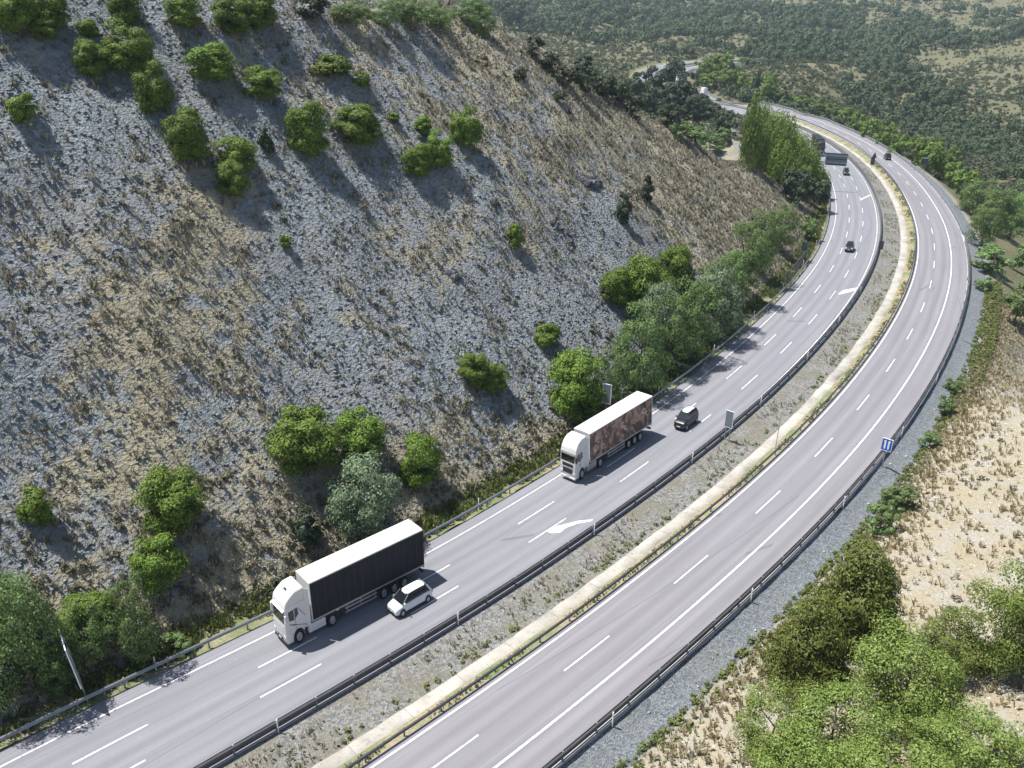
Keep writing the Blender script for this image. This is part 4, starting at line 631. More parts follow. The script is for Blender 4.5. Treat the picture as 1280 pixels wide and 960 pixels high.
# sandy bank on the right
right=(t>31.2)&(s<190)
k=right&(rg.rand(len(x))<.06+.5*np.clip(clump-.05,0,1)+.45*sstep(t,39,33));k1=np.where(k)[0]
tile('bank_dry_grass',*zip(*TU),st(x[k1],y[k1],z[k1]),rg.uniform(.3,.95,len(k1)),rg,M['straw_gold'],.9)
k=right&(rg.rand(len(x))<.22);k1=np.where(k)[0]
tile('bank_stones',*zip(*RK),st(x[k1],y[k1],z[k1]),rg.uniform(.12,.5,len(k1)),rg,M['rock_pale'],.7)
k=right&(rg.rand(len(x))<.006+.025*(t<34.5));k1=np.where(k)[0]
tile('bank_scrub',*zip(*BU),st(x[k1],y[k1],z[k1]),rg.uniform(.4,1.,len(k1)),rg,M['olive'],.8)
# along the road
def along(n,s0,s1,t0,t1,prof,pw=1.):
    S=rg.uniform(s0,s1,n);S=s0+(s1-s0)*((S-s0)/(s1-s0))**pw;Tt=rg.uniform(t0,t1,n);P=road_at(S,Tt);P[:,2]+=np.interp(Tt,*prof);return P
PL=([-9.4,-8.2,-6.6,-5.2],[.75,-.1,-.25,-.05])
P=along(9000,-10,300,-9.3,-6.0,PL,1.4);f=fbm(P[:,0],P[:,1],6.,2,77);P=P[f>-.25]
tile('verge_grass',*zip(*TU),P,rg.uniform(.35,.95,len(P)),rg,M['grass'],1.2)
P=along(500,0,120,-9.3,-7.2,PL)
tile('verge_weeds',*zip(*BU),P,rg.uniform(.5,1.1,len(P)),rg,M['grass'],1.)
PM=([8.15,8.7,10.5,12.5],[-.03,-.08,-.55,-.72])
P=along(2600,0,330,9.,12.4,PM,1.3);f=fbm(P[:,0],P[:,1],9.,2,78);P=P[f>.02]
tile('median_scrub',*zip(*TU),P,rg.uniform(.25,.6,len(P)),rg,M['straw'],1.)
P=along(260,0,200,11.4,12.5,PM,1.3)
tile('median_weeds',*zip(*BU),P,rg.uniform(.3,.75,len(P)),rg,M['grass'],.9)
P=along(5200,0,330,14.75,15.9,([14.6,15.2,15.95],[-.58,-.2,-.03]),1.3);f=fbm(P[:,0],P[:,1],7.,2,79);P=P[f>-.2]
tile('median_grass',*zip(*TU),P,rg.uniform(.15,.38,len(P)),rg,M['grass'],.9)
P=along(1900,34,190,30.0,33.2,([29,33],[-1.1,-1.0]),1.)
tile('toe_weeds',*zip(*BU),P,rg.uniform(.4,1.1,len(P)),rg,M['grass'],.8)
P=along(26,42,120,28.,30.3,([27.2,30.3],[-.2,-1.15]))
tile('loose_stones',*zip(*RK),P,rg.uniform(.3,.6,len(P)),rg,M['rock_pale'],1.)
# far wood and far scrub
M['wood']=leaf_mat('wood_leaves',[(.06,.092,.05),(.085,.125,.062),(.12,.16,.08)],.2,.8)
def crownlet(seed,n=72):
    r=np.random.RandomState(seed);d=r.normal(size=(n,3));d[:,2]=np.where(d[:,2]<-.3,-d[:,2],d[:,2]);d/=np.linalg.norm(d,axis=1,keepdims=True)
    C=d*r.uniform(.36,.5,(n,1))+np.array([0,0,.42]);V=quads(C,d+r.normal(size=(n,3))*.3,.22,r,1.2)
    return V,np.arange(len(V)).reshape(-1,4)
CR=[crownlet(i) for i in range(6)]
n=60000
yy=rg.uniform(330,1900,n);xx=rg.uniform(-.35,.75,n)*yy
zz=ground_z(xx,yy);k=inview(xx,yy,zz,60);xx,yy,zz=xx[k],yy[k],zz[k]
s_,t_,zr_=road_query(xx,yy);k=((t_<-14)&((s_>470)|(t_<-130))|(t_>44))|(s_>925);xx,yy,zz,s_,t_=xx[k],yy[k],zz[k],s_[k],t_[k]
f=cover(xx,yy);fo2=f[3]*f[2]
dens=.9*sstep(fo2,.47,.80)+.06
k=rg.rand(len(xx))<dens*np.clip(420/yy,.3,1)
xx,yy,zz,fo2=xx[k],yy[k],zz[k],fo2[k]
size=np.where(fo2>.5,rg.uniform(4.5,9.5,len(xx)),rg.uniform(2.2,4.5,len(xx)))*np.clip(yy/700,.75,1.6)
o=np.argsort(yy);near=o[:180][size[o[:180]]>4.];rest=np.setdiff1d(o,near)
tile('far_wood',*zip(*CR),st(xx[rest],yy[rest],zz[rest]-.2),size[rest],rg,M['wood'],1.15)
_tr=random.Random(9)
for i in near:
    cm,tm=_tr.choice(PROTO['dark_oak']);r=empty('oak_tree',(xx[i],yy[i],zz[i]-.3),_tr.uniform(0,6.28));r.scale=(size[i]*1.1,size[i]*1.1,size[i]*1.15)
    tag(r,'dark round oak in the loose wood down in the valley','oak tree','oaks of the valley wood');link('crown',cm,None,r);link('trunk',tm,None,r)
n=90000
yy=rg.uniform(330,1500,n);xx=rg.uniform(-.35,.75,n)*yy
zz=ground_z(xx,yy);k=inview(xx,yy,zz,60);xx,yy,zz=xx[k],yy[k],zz[k]
s_,t_,zr_=road_query(xx,yy);k=((t_<-12)&(s_>280)|(t_>36))|(s_>925);xx,yy,zz=xx[k],yy[k],zz[k]
k=rg.rand(len(xx))<np.clip(.9+fbm(xx,yy,40.,2,55),.25,1)*np.clip(500/yy,.3,1);xx,yy,zz=xx[k],yy[k],zz[k]
tile('far_scrub',*zip(*BU),st(xx,yy,zz),rg.uniform(1.6,4.6,len(xx)),rg,M['scrub'],.8)
# ------------------------------------------------------------------ rock outcrops on the slope
M['outcrop']=gravel_mat('slate_outcrop',(.06,.066,.072),(.13,.14,.148),2.2)
ROCKS=[(13.3,157.6,4.92,2.32,3,'dark jagged outcrop near the crest of the spur'),(-9.5,118.2,2.73,1.14,4,'small dark ledge in the middle of the slope'),(7.3,140.1,3.43,1.32,5,'low dark ledge on the scree below the crest outcrop')]
def outcrop(x,y,w,h,seed,lab):
    r=np.random.RandomState(seed);b=bmesh.new()
    for i in range(9):
        vs=[]
        c=np.array([r.uniform(-.5,.5)*w,r.uniform(-.28,.28)*w,0]);c[2]=float(terrain_z(np.array([x+c[0]]),np.array([y+c[1]]))[0])-float(terrain_z(np.array([x]),np.array([y]))[0])
        sz=r.uniform(.18,.36)*w
        for j in range(14):
            d=r.normal(size=3);d/=np.linalg.norm(d);vs.append(b.verts.new(c+d*np.array([sz,sz*.8,h*r.uniform(.5,.9)])))
        bmesh.ops.convex_hull(b,input=vs)
    me=bpy.data.meshes.new('rock_outcrop');b.to_mesh(me);b.free()
    o=link('rock_outcrop',me,M['outcrop']);o.location=(x,y,float(terrain_z(np.array([x]),np.array([y]))[0])-.15*h);tag(o,lab,'rock')
for a in ROCKS:outcrop(*a)
# ------------------------------------------------------------------ guardrails
M['rail']=plain('rail_steel',(.30,.31,.32),.45,.6,.2,1.5)
M['rail_dark']=plain('rail_steel_backlit',(.13,.13,.135),.6,.35,.25,1.5)  # rails' backlit shade put into a darker steel colour; the mesh fence shares it
def beam_mesh(t,prof,s0,s1):
    S=np.arange(s0,s1+.01,2.);S=np.append(S[S<440],S[(S>=440)&(np.mod(S,6)<1)])
    if len(S)<2:S=np.array([s0,s1])
    n=len(prof);P=np.stack([road_at(S,np.full(len(S),t+a),b) for a,b in prof],1).reshape(-1,3)
    i=(np.arange(len(S)-1)[:,None]*n+np.arange(n)[None]).ravel();j=(np.arange(len(S)-1)[:,None]*n+(np.arange(n)[None]+1)%n).ravel()
    F=np.stack([i,j,j+n,i+n],1).tolist()
    return P,F,n,len(S)
def beam(name,t,prof,s0,s1,m,parent):
    P,F,n,k=beam_mesh(t,prof,s0,s1)
    me=bpy.data.meshes.new(name);me.from_pydata(P.tolist(),[],F+[list(range(n))[::-1],[(k-1)*n+i for i in range(n)]]);me.update()
    b=bmesh.new();b.from_mesh(me);bmesh.ops.recalc_face_normals(b,faces=b.faces);b.to_mesh(me);b.free()
    return link(name,me,m,parent)
def wprof(z0,z1,d,th=.03):
    zs=[z0,z0+(z1-z0)*.22,z0+(z1-z0)*.5,z0+(z1-z0)*.78,z1];xs=[0,d,0,d,0]
    return [(x,z) for x,z in zip(xs,zs)]+[(x-math.copysign(th,d),z) for x,z in zip(xs[::-1],zs[::-1])]
def guardrail(label,t,face,s0,s1,p0,step,np_,dz0,low,m,double=False,top=1.12):
    r=empty('guardrail',road_at(s0,t));r.location=(0,0,0)
    tag(r,label,'guardrail','steel guardrails along the carriageways')
    beam('rail_beam',t+.09*face,wprof(dz0+top-.42,dz0+top,.09*face),s0,s1,m,r)
    if double:beam('rail_beam',t-.09*face,wprof(dz0+top-.42,dz0+top,-.09*face),s0,s1,m,r)
    if low:beam('lower_rail',t+.1*face,[(0,dz0+.12),(.03*face,dz0+.14),(.03*face,dz0+.5),(0,dz0+.52)],s0,s1,m,r)
    pm=BM().box(-.07,.07,-.06,.06,-.6,top+.04).done('post',M['rail'],r).data
    bpy.data.objects.remove([o for o in r.children if o.name.startswith('post')][0])
    for k in range(np_):
        s=p0+k*step
        if s>s1:break
        P=road_at(s,t,dz0);o=link('post',pm,None,r);o.location=P;o.rotation_euler=(0,0,float(np.interp(s,RS,RTH)))
    return r
guardrail('steel guardrail at the foot of the slate slope',-5.55,1,-36,430,-34,4.,100,-.05,False,M['rail'])
guardrail('dark double guardrail on the median beside the lorries carriageway',7.85,-1,-36,925,-34,4.,100,-.02,True,M['rail_dark'],True)
guardrail('dark guardrail on the grassy side of the pale drainage channel',15.75,1,-36,925,-34,4.,100,-.05,False,M['rail_dark'],False,1.0)
guardrail('dark guardrail beside the grey gravel shoulder',27.0,-1,-36,218,-34,4.,66,-.05,True,M['rail_dark'],True,1.15)
guardrail('pale guardrail on the outer edge of the far curve',27.0,-1,226,925,228,7.,100,-.05,True,M['rail'],False,1.15)
# white marker posts
def marker_mesh():
    b=BM();b.loft([[(-.06,-.03,-.2),(.06,-.03,-.2),(.06,.05,-.2),(-.06,.05,-.2)],[(-.06,-.03,1.42),(.06,-.03,1.42),(.06,.05,1.42),(-.06,.05,1.42)],[(-.06,-.03,1.55),(.06,-.03,1.55),(.06,0,1.6),(-.06,0,1.6)]]);b.box(-.062,.062,-.04,.052,1.05,1.3)
    return b
def marker(s,t,dz,lab):
    o=marker_mesh().done('marker_post',M['white_post']);tag(o,lab,'marker post','white marker posts on the guardrails')
    o.location=road_at(s,t,dz);o.rotation_euler=(0,0,float(np.interp(s,RS,RTH))+PI/2)
for k in range(9):marker(6+20*k,8.15,0,'white marker post standing along the dark double median guardrail')
for k in range(12):marker(1+20*k if k<7 else 1+20*k,-5.95,-.05,'white marker post standing behind the guardrail under the slope')
for k in range(5):marker(47.5+20*k,27.45,-.05,'white marker post standing along the guardrail by the gravel shoulder')
# ------------------------------------------------------------------ signs
M['sign_back']=plain('sign_back_grey',(.20,.24,.28),.5,.3,.1,2.)
M['sign_blue']=plain('sign_blue',(.012,.11,.50),.4)
M['sign_white']=plain('sign_white',(.80,.82,.84),.4)
M['sign_teal']=plain('sign_back_green',(.09,.16,.17),.5,.2)
M['sign_dark']=plain('sign_back_dark',(.075,.075,.08),.6,.2)
def sign(name,lab,s,t,dz,w,z0,h,posts,face,pm='steel',frame='sign_white',extra=None,lean=0,turn=0,rim=.05):
    th=float(np.interp(s,RS,RTH))
    r=empty(name,road_at(s,t,dz),th+turn);tag(r,lab,'sign')
    if lean:r.rotation_euler=(0,lean,th+turn)
    # panel lies in local y,z ; x is along the road
    b=BM().box(-.03,.03,-w/2,w/2,z0,z0+h,.012);b.done('panel',M[face],r)
    fb=BM()
    for y in(-w/2-rim,w/2):fb.box(-.05,.05,y,y+rim,z0-rim,z0+h+rim)
    for z in(z0-rim,z0+h):fb.box(-.048,.048,-w/2+.001,w/2-.001,z,z+rim)
    fb.done('frame',M[frame],r)
    for y in posts:BM().cyl((.09,y,-.8),(.09,y,z0+h*.92),.07,n=10).done('pole',M[pm],r)
    if extra:extra(r)
    return r
def bars(r):
    for y in(-.22,.22):
        b=BM();b.prism([(-.05,2.62),(-.034,2.62),(-.034,3.78),(-.05,3.78)],y-.11,y+.11);b.done('white_bar',M['sign_white'],r)
        b=BM();b.box(-.052,-.034,y-.17 if y<0 else y+.11,y-.11 if y<0 else y+.17,3.55,3.78);b.done('bar_tip',M['sign_white'],r)
sign('road_sign','blue square road sign with two white upright bars by the gravel shoulder',99.,27.75,-.3,1.2,2.4,1.6,(0,),'sign_blue',extra=bars)
def ribs(r):
    for z in(2.3,3.2,4.1):BM().box(-.075,-.03,-.62,.62,z,z+.1).done('stiffener',M['steel'],r)
def ribs2(r):
    for z in(2.3,3.2,4.1):BM().box(-.075,-.03,-.5,.5,z,z+.1).done('stiffener',M['steel'],r)
sign('road_sign','grey backed panel on two poles at the double median guardrail',94.,8.75,-.05,1.05,2.0,2.4,(-.32,.32),'sign_back')
sign('road_sign','narrow white edged panel behind the roof of the patterned lorry',86.4,-6.1,-.2,1.1,4.6,2.8,(0,),'sign_back',turn=.25,rim=.09)
sign('road_sign','tall leaning blue sign panel seen edge on among the leafy trees at left',15.,-6.9,-.2,3.0,2.4,4.4,(-1.,1.),'sign_blue',lean=-.10,turn=-.16,rim=.1)
sign('road_sign','small green backed sign on a pole at the end of the mesh fence',186.5,-6.9,-.2,1.2,2.6,1.9,(0,),'sign_teal',frame='sign_teal')
sign('road_sign','tiny dark sign on the median guardrail at the near part of the bend',201.,8.4,-.05,.9,.9,1.9,(0,),'sign_dark',frame='sign_dark')
sign('road_sign','dark upright sign in the median beside the far bend',322.,13.4,-.4,1.2,.9,2.6,(0,),'sign_dark',frame='sign_dark')
sign('road_sign','dark sign with a white top edge outside the far curve',318.,29.6,-.8,2.2,2.6,2.0,(-.6,.6),'sign_dark',frame='sign_dark',extra=lambda r:BM().box(-.06,.06,-1.15,1.15,4.68,4.8).done('top_edge',M['sign_white'],r) and None)
# flag sign over the carriageway
th=float(np.interp(272,RS,RTH));r=empty('overhead_sign',road_at(272,-9.6,-.2),th);tag(r,'large grey backed overhead sign hanging over the carriageway at the bend','sign')
BM().cyl((0,0,-1),(0,0,12.0),.32,.22,14).done('pole',M['steel'],r)
for z in(8.9,11.0):BM().box(-.14,.14,-8.2,.0,z,z+.28).done('arm',M['steel'],r)
BM().box(.15,.22,-8.2,-1.9,8.2,11.9,.02).done('panel',M['sign_back'],r)
for z in(8.4,10.0,11.6):BM().box(-.02,.15,-8.2,-1.9,z,z+.2).done('stiffener',M['sign_dark'],r)
# triangular warning sign
th=float(np.interp(331,RS,RTH));r=empty('road_sign',road_at(331,15.6,-.05),th);tag(r,'dark triangular sign on a post beside the far dark car','sign')
b=BM();vs=[b.b.verts.new((x,y,z)) for x in(-.03,.03) for y,z in((-.9,1.5),(.9,1.5),(0,3.6))];b.b.faces.new(vs[:3]);b.b.faces.new(vs[3:][::-1])
for i in range(3):b.b.faces.new((vs[i],vs[3+i],vs[3+(i+1)%3],vs[(i+1)%3]))
bmesh.ops.recalc_face_normals(b.b,faces=b.b.faces);b.done('panel',M['sign_dark'],r);BM().cyl((.08,0,-.5),(.08,0,3.2),.06,n=8).done('pole',M['steel'],r)
# thin pole in the median
o=BM().cyl((0,0,-.4),(0,0,4.6),.05,.04,8).cyl((0,0,4.6),(0,0,4.85),.09,.02,8).cyl((0,0,-.4),(0,0,.12),.16,n=10).done('thin_pole',M['steel']);o.location=road_at(96,14.9,-.35);tag(o,'thin grey pole standing beside the pale drainage channel','pole')
# mesh fence
r=empty('mesh_fence',(0,0,0));tag(r,'dark mesh fence behind the guardrail beside the bright trees','fence')
FS=np.arange(162,187,3.)
for s in FS:
    o=BM().box(-.05,.05,-.05,.05,-.4,2.95).done('post',M['rail_dark'],r);o.location=road_at(s,-6.3,-.2);o.rotation_euler=(0,0,float(np.interp(s,RS,RTH)))
for z in(.35,1.5,2.85):beam('fence_rail',-6.3,[(-.03,z),(.03,z),(.03,z+.07),(-.03,z+.07)],162,186,M['rail_dark'],r)
b=BM()
for s in np.arange(162.25,186,.5):
    p=road_at(s,-6.3,.2);q=p+np.array([0,0,2.5]);b.cyl(p,q,.028,n=5)
b.done('fence_bars',M['rail_dark'],r)
# ------------------------------------------------------------------ vehicles (x forward, y left, z up; heights follow the stretched picture)
M['white']=plain('white_lorry_paint',(.64,.64,.635),.4,0,.10,.8,coat=.3)
M['white_car']=plain('white_car_paint',(.66,.68,.70),.25,0,.03,1.,coat=.8)
M['black']=plain('black_car_paint',(.010,.011,.013),.35,0,.05,1.,coat=.25)
M['navy']=plain('dark_car_paint',(.016,.018,.026),.35,0,.05,1.,coat=.25)
M['glass']=plain('dark_glass',(.012,.015,.018),.08,0,.05,1.,spec=.8)
M['curtain']=plain('charcoal_curtain',(.018,.02,.028),.75,0,.4,.7,spec=.25)
M['cream']=plain('cream_roof_sheet',(.58,.56,.49),.65,0,.14,.5)
M['tyre']=plain('tyre_rubber',(.015,.015,.016),.85)
M['rim']=plain('rim_grey',(.42,.43,.44),.4,.5)
M['chassis']=plain('chassis_black',(.025,.025,.027),.7)
M['trim']=plain('black_trim',(.02,.02,.022),.55)
M['lamp']=plain('lamp_glass',(.62,.64,.66),.12)
M['red']=plain('tail_lamp_red',(.35,.02,.015),.3)
def print_mat():
    m,nt,p=newmat('printed_curtain');tc=nt.nodes.new('ShaderNodeTexCoord');mp=nt.nodes.new('ShaderNodeMapping');mp.inputs['Scale'].default_value=(.55,1,.6);nt.links.new(tc.outputs['Object'],mp.inputs[0])
    w=nt.nodes.new('ShaderNodeTexNoise');w.inputs['Scale'].default_value=1.25;w.inputs['Detail'].default_value=3;w.inputs['Distortion'].default_value=1.6;nt.links.new(mp.outputs[0],w.inputs['Vector'])
    r=ramp(nt,[(.34,(.05,.03,.028)),(.46,(.11,.06,.05)),(.54,(.23,.13,.10)),(.61,(.40,.28,.22)),(.72,(.17,.09,.075))]);nt.links.new(w.outputs[0],r.inputs[0])
    nt.links.new(r.outputs[0],p.inputs['Base Color']);p.inputs['Roughness'].default_value=.5;return m
M['print']=print_mat();M['swirl']=plain('cream_print',(.62,.55,.50),.5)
def wheel(parent,x,y,r,w,side,n=22):
    t=BM();R=[]
    for dy,rr in((-w/2,r*.62),(-w/2,r*.93),(-w/2*.7,r),(w/2*.7,r),(w/2,r*.93),(w/2,r*.62)):
        R.append([(x+rr*math.cos(a),y+dy,r+rr*math.sin(a)) for a in [2*PI*i/n for i in range(n)]])
    t.loft(R,True);wo=t.done('wheel',M['tyre'],parent,40)
    h=BM();o=side*(w/2+.004)
    R=[[(x+rr*math.cos(a),y+dy,r+rr*math.sin(a)) for a in [2*PI*i/n for i in range(n)]] for rr,dy in((r*.6,o),(r*.56,o+side*.02),(r*.48,o-side*.02+side*.005),(r*.18,o+side*.004),(r*.14,o+side*.06))]
    h.loft(R,True).done('rim',M['rim'],wo,40)
    return wo
def place_vehicle(r,s,t,toward,zs=ZS):
    """front of the vehicle at road station s"""
    P=road_at(s,t);Q=road_at(s+3,t);Rr=road_at(s,t+2)
    f=Vector(Q-P).normalized();rt=Vector(Rr-P).normalized()
    if toward:f=-f;rt=-rt
    up=rt.cross(f).normalized();lf=up.cross(f)
    Mx=Matrix((f,lf,up)).transposed().to_4x4()
    r.matrix_world=Matrix.Translation(Vector(P)+up*.012)@Mx@Matrix.Diagonal((1,1,zs,1))
def lorry(lab,style,wm=None):
    r=empty('lorry');tag(r,lab,'lorry')
    wm=wm or M['white'];side=M['curtain'] if style=='dark' else M['print'];roof=M['curtain'] if wm is M['navy'] else M['cream'] if style=='dark' else M['white']
    arch=[(-1.38+.62*math.cos(a),.52+.62*math.sin(a)) for a in [PI*i/10 for i in range(11)]][::-1]
    if style=='dark':prof=[(-.06,.34),(0,.5),(.03,1.1),(-.0,1.78),(-.13,2.74),(-.18,3.0)]
    else:prof=[(-.04,.34),(0,.5),(.02,1.1),(-.02,1.85),(-.13,2.62),(-.2,2.85)]
    low=[(-2.3,.95),(-2.02,.95),(-2.02,.55)]+arch+[(-.74,.34)]
    cab=BM().prism(prof+[(-2.3,prof[-1][1])]+low,-1.24,1.24,.07);c=cab.done('cab',wm,r,40)
    # roof fairing
    top=3.86 if style=='dark' else 3.92
    z0=prof[-1][1]-.02
    rings=[]
    for x,zt,wd in((prof[-1][0]-.02,z0+.10,1.19),(-.36,z0+.36,1.2),(-.75,top-.30,1.19),(-1.35,top-.05,1.18),(-2.28,top,1.17)):
        rings.append([(x,-wd,z0-.05),(x,-wd,zt-.07),(x,-wd+.09,zt),(x,wd-.09,zt),(x,wd,zt-.07),(x,wd,z0-.05)])
    f=BM().loft(rings).done('roof_fairing',wm,r,30)
    if style=='dark':BM().box(-1.35,-.95,-.28,.22,3.60,3.72,.02).done('roof_hatch',M['trim'],f)
    # windscreen, following the rake
    a,b=(prof[3],prof[4]) 
    def rk(z):
        return a[0]+(b[0]-a[0])*(z-a[1])/(b[1]-a[1])
    za,zb=a[1]+.04,b[1]-.04
    ws=BM().prism([(rk(za)+.012,za),(rk(zb)+.012,zb),(rk(zb)-.05,zb),(rk(za)-.05,za)],-1.1,1.1,.02);ws.done('windscreen',M['glass'],r)
    BM().prism([(rk(zb)+.2,zb-.02),(rk(zb)+.22,zb+.04),(rk(zb)-.02,zb+.12),(rk(zb)-.02,zb+.04)],-1.15,1.15).done('sun_visor',M['trim'] if style!='dark' else wm,r)
    for y in(-.5,.35):BM().cyl((rk(za)+.03,y,za+.03),(rk(za+.35)+.03,y+.45,za+.3),.015,n=5).done('wiper',M['trim'],r)
    # grille and bumper
    if style=='dark':
        for z in(1.12,1.3,1.48):BM().box(.005,.045,-.95,.95,z,z+.07,.01).done('grille_slat',M['rim'],r)
        BM().box(-.02,.05,-.5,.5,.52,.66,.01).done('bumper_intake',M['trim'],r)
    else:
        BM().box(-.02,.035,-.85,.85,1.42,1.72,.02).done('grille',M['trim'],r);BM().box(-.02,.04,-.8,.8,.78,1.24,.02).done('grille',M['trim'],r)
        BM().box(.035,.055,-.8,.8,1.28,1.36,.01).done('grille_bar',M['rim'],r)
    BM().box(-.02,.07,-1.2,1.2,.30,.48,.03).done('bumper',wm if style!='dark' else M['trim'],r)
    BM().box(.07,.085,-.26,.26,.5,.61).done('number_plate',M['sign_white'],r)
    for sd in(-1,1):
        y0,y1=sorted((sd*.78,sd*1.19));BM().box(-.06,.05,y0,y1,.72,.95,.03).done('headlight',M['lamp'],r)
        o1,o2=sorted((sd*1.235,sd*1.252))
        w=BM().prism([(-.48,1.95),(-.42,2.6),(-1.02,2.66),(-1.02,1.88)],o1,o2).done('side_window',M['glass'],r)
        BM().prism([(-1.14,1.95),(-1.14,2.66),(-1.42,2.7),(-1.5,2.2)],o1,o2).done('sleeper_window',M['glass'],r)
        BM().box(-1.12,-1.09,o1-.001 if sd<0 else o1,o2+.004 if sd>0 else o2,1.1,2.7).done('door_seam',M['trim'],r)
        o3,o4=sorted((sd*1.245,sd*1.265));BM().box(-.98,-.82,o3,o4,1.52,1.58).done('door_handle',M['trim'],r)
        if style=='dark':
            b_=BM();b_.prism([(-.5,1.72),(-.5,1.66),(-2.1,1.22),(-2.25,1.1),(-2.25,1.2)],o1,o2);b_.prism([(-1.5,2.6),(-1.54,2.62),(-2.2,1.9),(-2.2,1.84)],o1,o2);b_.done('door_stripe',M['curtain'],r)
        m=BM();y0,y1=sorted((sd*1.28,sd*1.52));m.box(-.12,.04,y0,y1,1.98,2.55,.04);m.box(-.15,-.08,min(sd*1.2,sd*1.3),max(sd*1.2,sd*1.3),2.45,2.5);m.box(-.15,-.08,min(sd*1.2,sd*1.3),max(sd*1.2,sd*1.3),2.05,2.1);m.done('mirror',wm if style=='dark' else M['trim'],r)
        y0,y1=sorted((sd*1.19,sd*1.23));BM().prism([(-2.28,.95),(-2.28,3.75),(-2.75,3.6),(-2.72,1.0)],y0,y1).done('side_deflector',wm,r)
        y0,y1=sorted((sd*.72,sd*1.2))
        BM().box(-4.35,-2.45,y0,y1,.36,.98,.06).done('side_skirt',wm if style=='dark' else M['rim'],r)
        y0,y1=sorted((sd*.8,sd*1.2));BM().prism([(-4.42,.75),(-4.5,1.06),(-5.6,1.06),(-5.7,.75),(-5.62,.75),(-5.52,1.0),(-4.56,1.0),(-4.5,.75)],y0,y1).done('mudguard',M['trim'],r)
        wheel(r,-1.38,sd*1.04,.51,.32,sd)
        wheel(r,-5.05,sd*.98,.51,.56,sd)
        for x in(-11.3,-12.6,-13.9):wheel(r,x,sd*1.03,.5,.36,sd)
        y0,y1=sorted((sd*1.18,sd*1.22))
        g=BM();[g.box(-10.4,-6.6,y0,y1,z,z+.12) for z in(.5,.8)];[g.box(x,x+.08,y0+.002,y1-.002,.62,1.1) for x in(-10.2,-8.5,-6.9)];g.done('side_guard',M['rim'],r)
        y0,y1=sorted((sd*.75,sd*.9));BM().box(-6.3,-6.15,y0,y1,.3,1.05).done('landing_leg',M['chassis'],r)
        # trailer side
        o5,o6=sorted((sd*1.262,sd*1.285));BM().box(-16.35,-3.0,o5,o6,1.24,3.86,.006).done('side_curtain',side,r)
        if style!='dark' and sd>0:
            for q,(cx,cz,rx,rz) in enumerate(((-4.1,2.3,.5,.42),(-4.6,2.9,.35,.3),(-5.7,2.0,.55,.3),(-9.8,2.95,.5,.35),(-10.4,2.5,.4,.3),(-14.6,3.0,.6,.36),(-15.3,2.6,.4,.3))):
                nn=22;sw=BM();ins=[];out=[]
                for i in range(nn):
                    aa=.4+i/(nn-1)*5.2;k=.55+.45*i/(nn-1)
                    ins.append((cx-rx*k*math.cos(aa),1.288,cz+rz*k*math.sin(aa)));k2=k*(.80-.1*math.sin(i/(nn-1)*PI));out.append((cx-rx*k2*math.cos(aa),1.288,cz+rz*k2*math.sin(aa)))
                A=[sw.b.verts.new(p) for p in ins];B=[sw.b.verts.new(p) for p in out]
                for i in range(nn-1):sw.b.faces.new((A[i],A[i+1],B[i+1],B[i]))
                sw.done('swirl_print',M['swirl'],r)
        BM().box(-16.42,-2.95,o5,o6+.004 if sd>0 else o6,1.12,1.235).done('side_rail',M['rim'],r)
        if style=='dark':
            st_=BM();[st_.box(x,x+.05,o6 if sd>0 else o5-.006,o6+.006 if sd>0 else o5,1.26,3.84) for x in np.arange(-15.6,-3.4,.85)];st_.done('curtain_straps',M['trim'],r)
    BM().box(-16.4,-2.95,-1.258,1.258,1.15,3.9).done('trailer_body',M['chassis'],r)
    BM().box(-2.95,-2.88,-1.27,1.27,1.15,3.95).done('front_wall',wm,r)
    rings=[[(x,-1.29,3.87),(x,-1.29,3.96),(x,-.6,4.0),(x,.6,4.0),(x,1.29,3.96),(x,1.29,3.87)] for x in(-16.42,-2.9)]
    BM().loft(rings).done('trailer_roof',roof,r)
    BM().box(-16.5,-16.4,-1.27,1.27,1.12,3.97,.01).done('rear_door',M['curtain'] if style=='dark' else M['white'],r)
    for sd in(-1,1):
        y0,y1=sorted((sd*.8,sd*1.15));BM().box(-16.54,-16.5,y0,y1,.9,1.02).done('tail_light',M['red'],r)
    ch=BM();ch.box(-16.3,-2.5,-.5,-.35,.85,1.14);ch.box(-16.3,-2.5,.35,.5,.85,1.14);ch.box(-16.45,-16.3,-1.15,1.15,.55,.72);ch.box(-16.4,-16.3,-.5,.5,.72,1.0)
    for x in(-5.05,-11.3,-12.6,-13.9,-1.38):ch.cyl((x,-.9,.5),(x,.9,.5),.09,n=8)
    ch.done('chassis',M['chassis'],r)
    return r
def soft(o):
    o.modifiers.new('round','SUBSURF').levels=2;o.modifiers[-1].render_levels=2
    o.data.polygons.foreach_set('use_smooth',[True]*len(o.data.polygons));return o
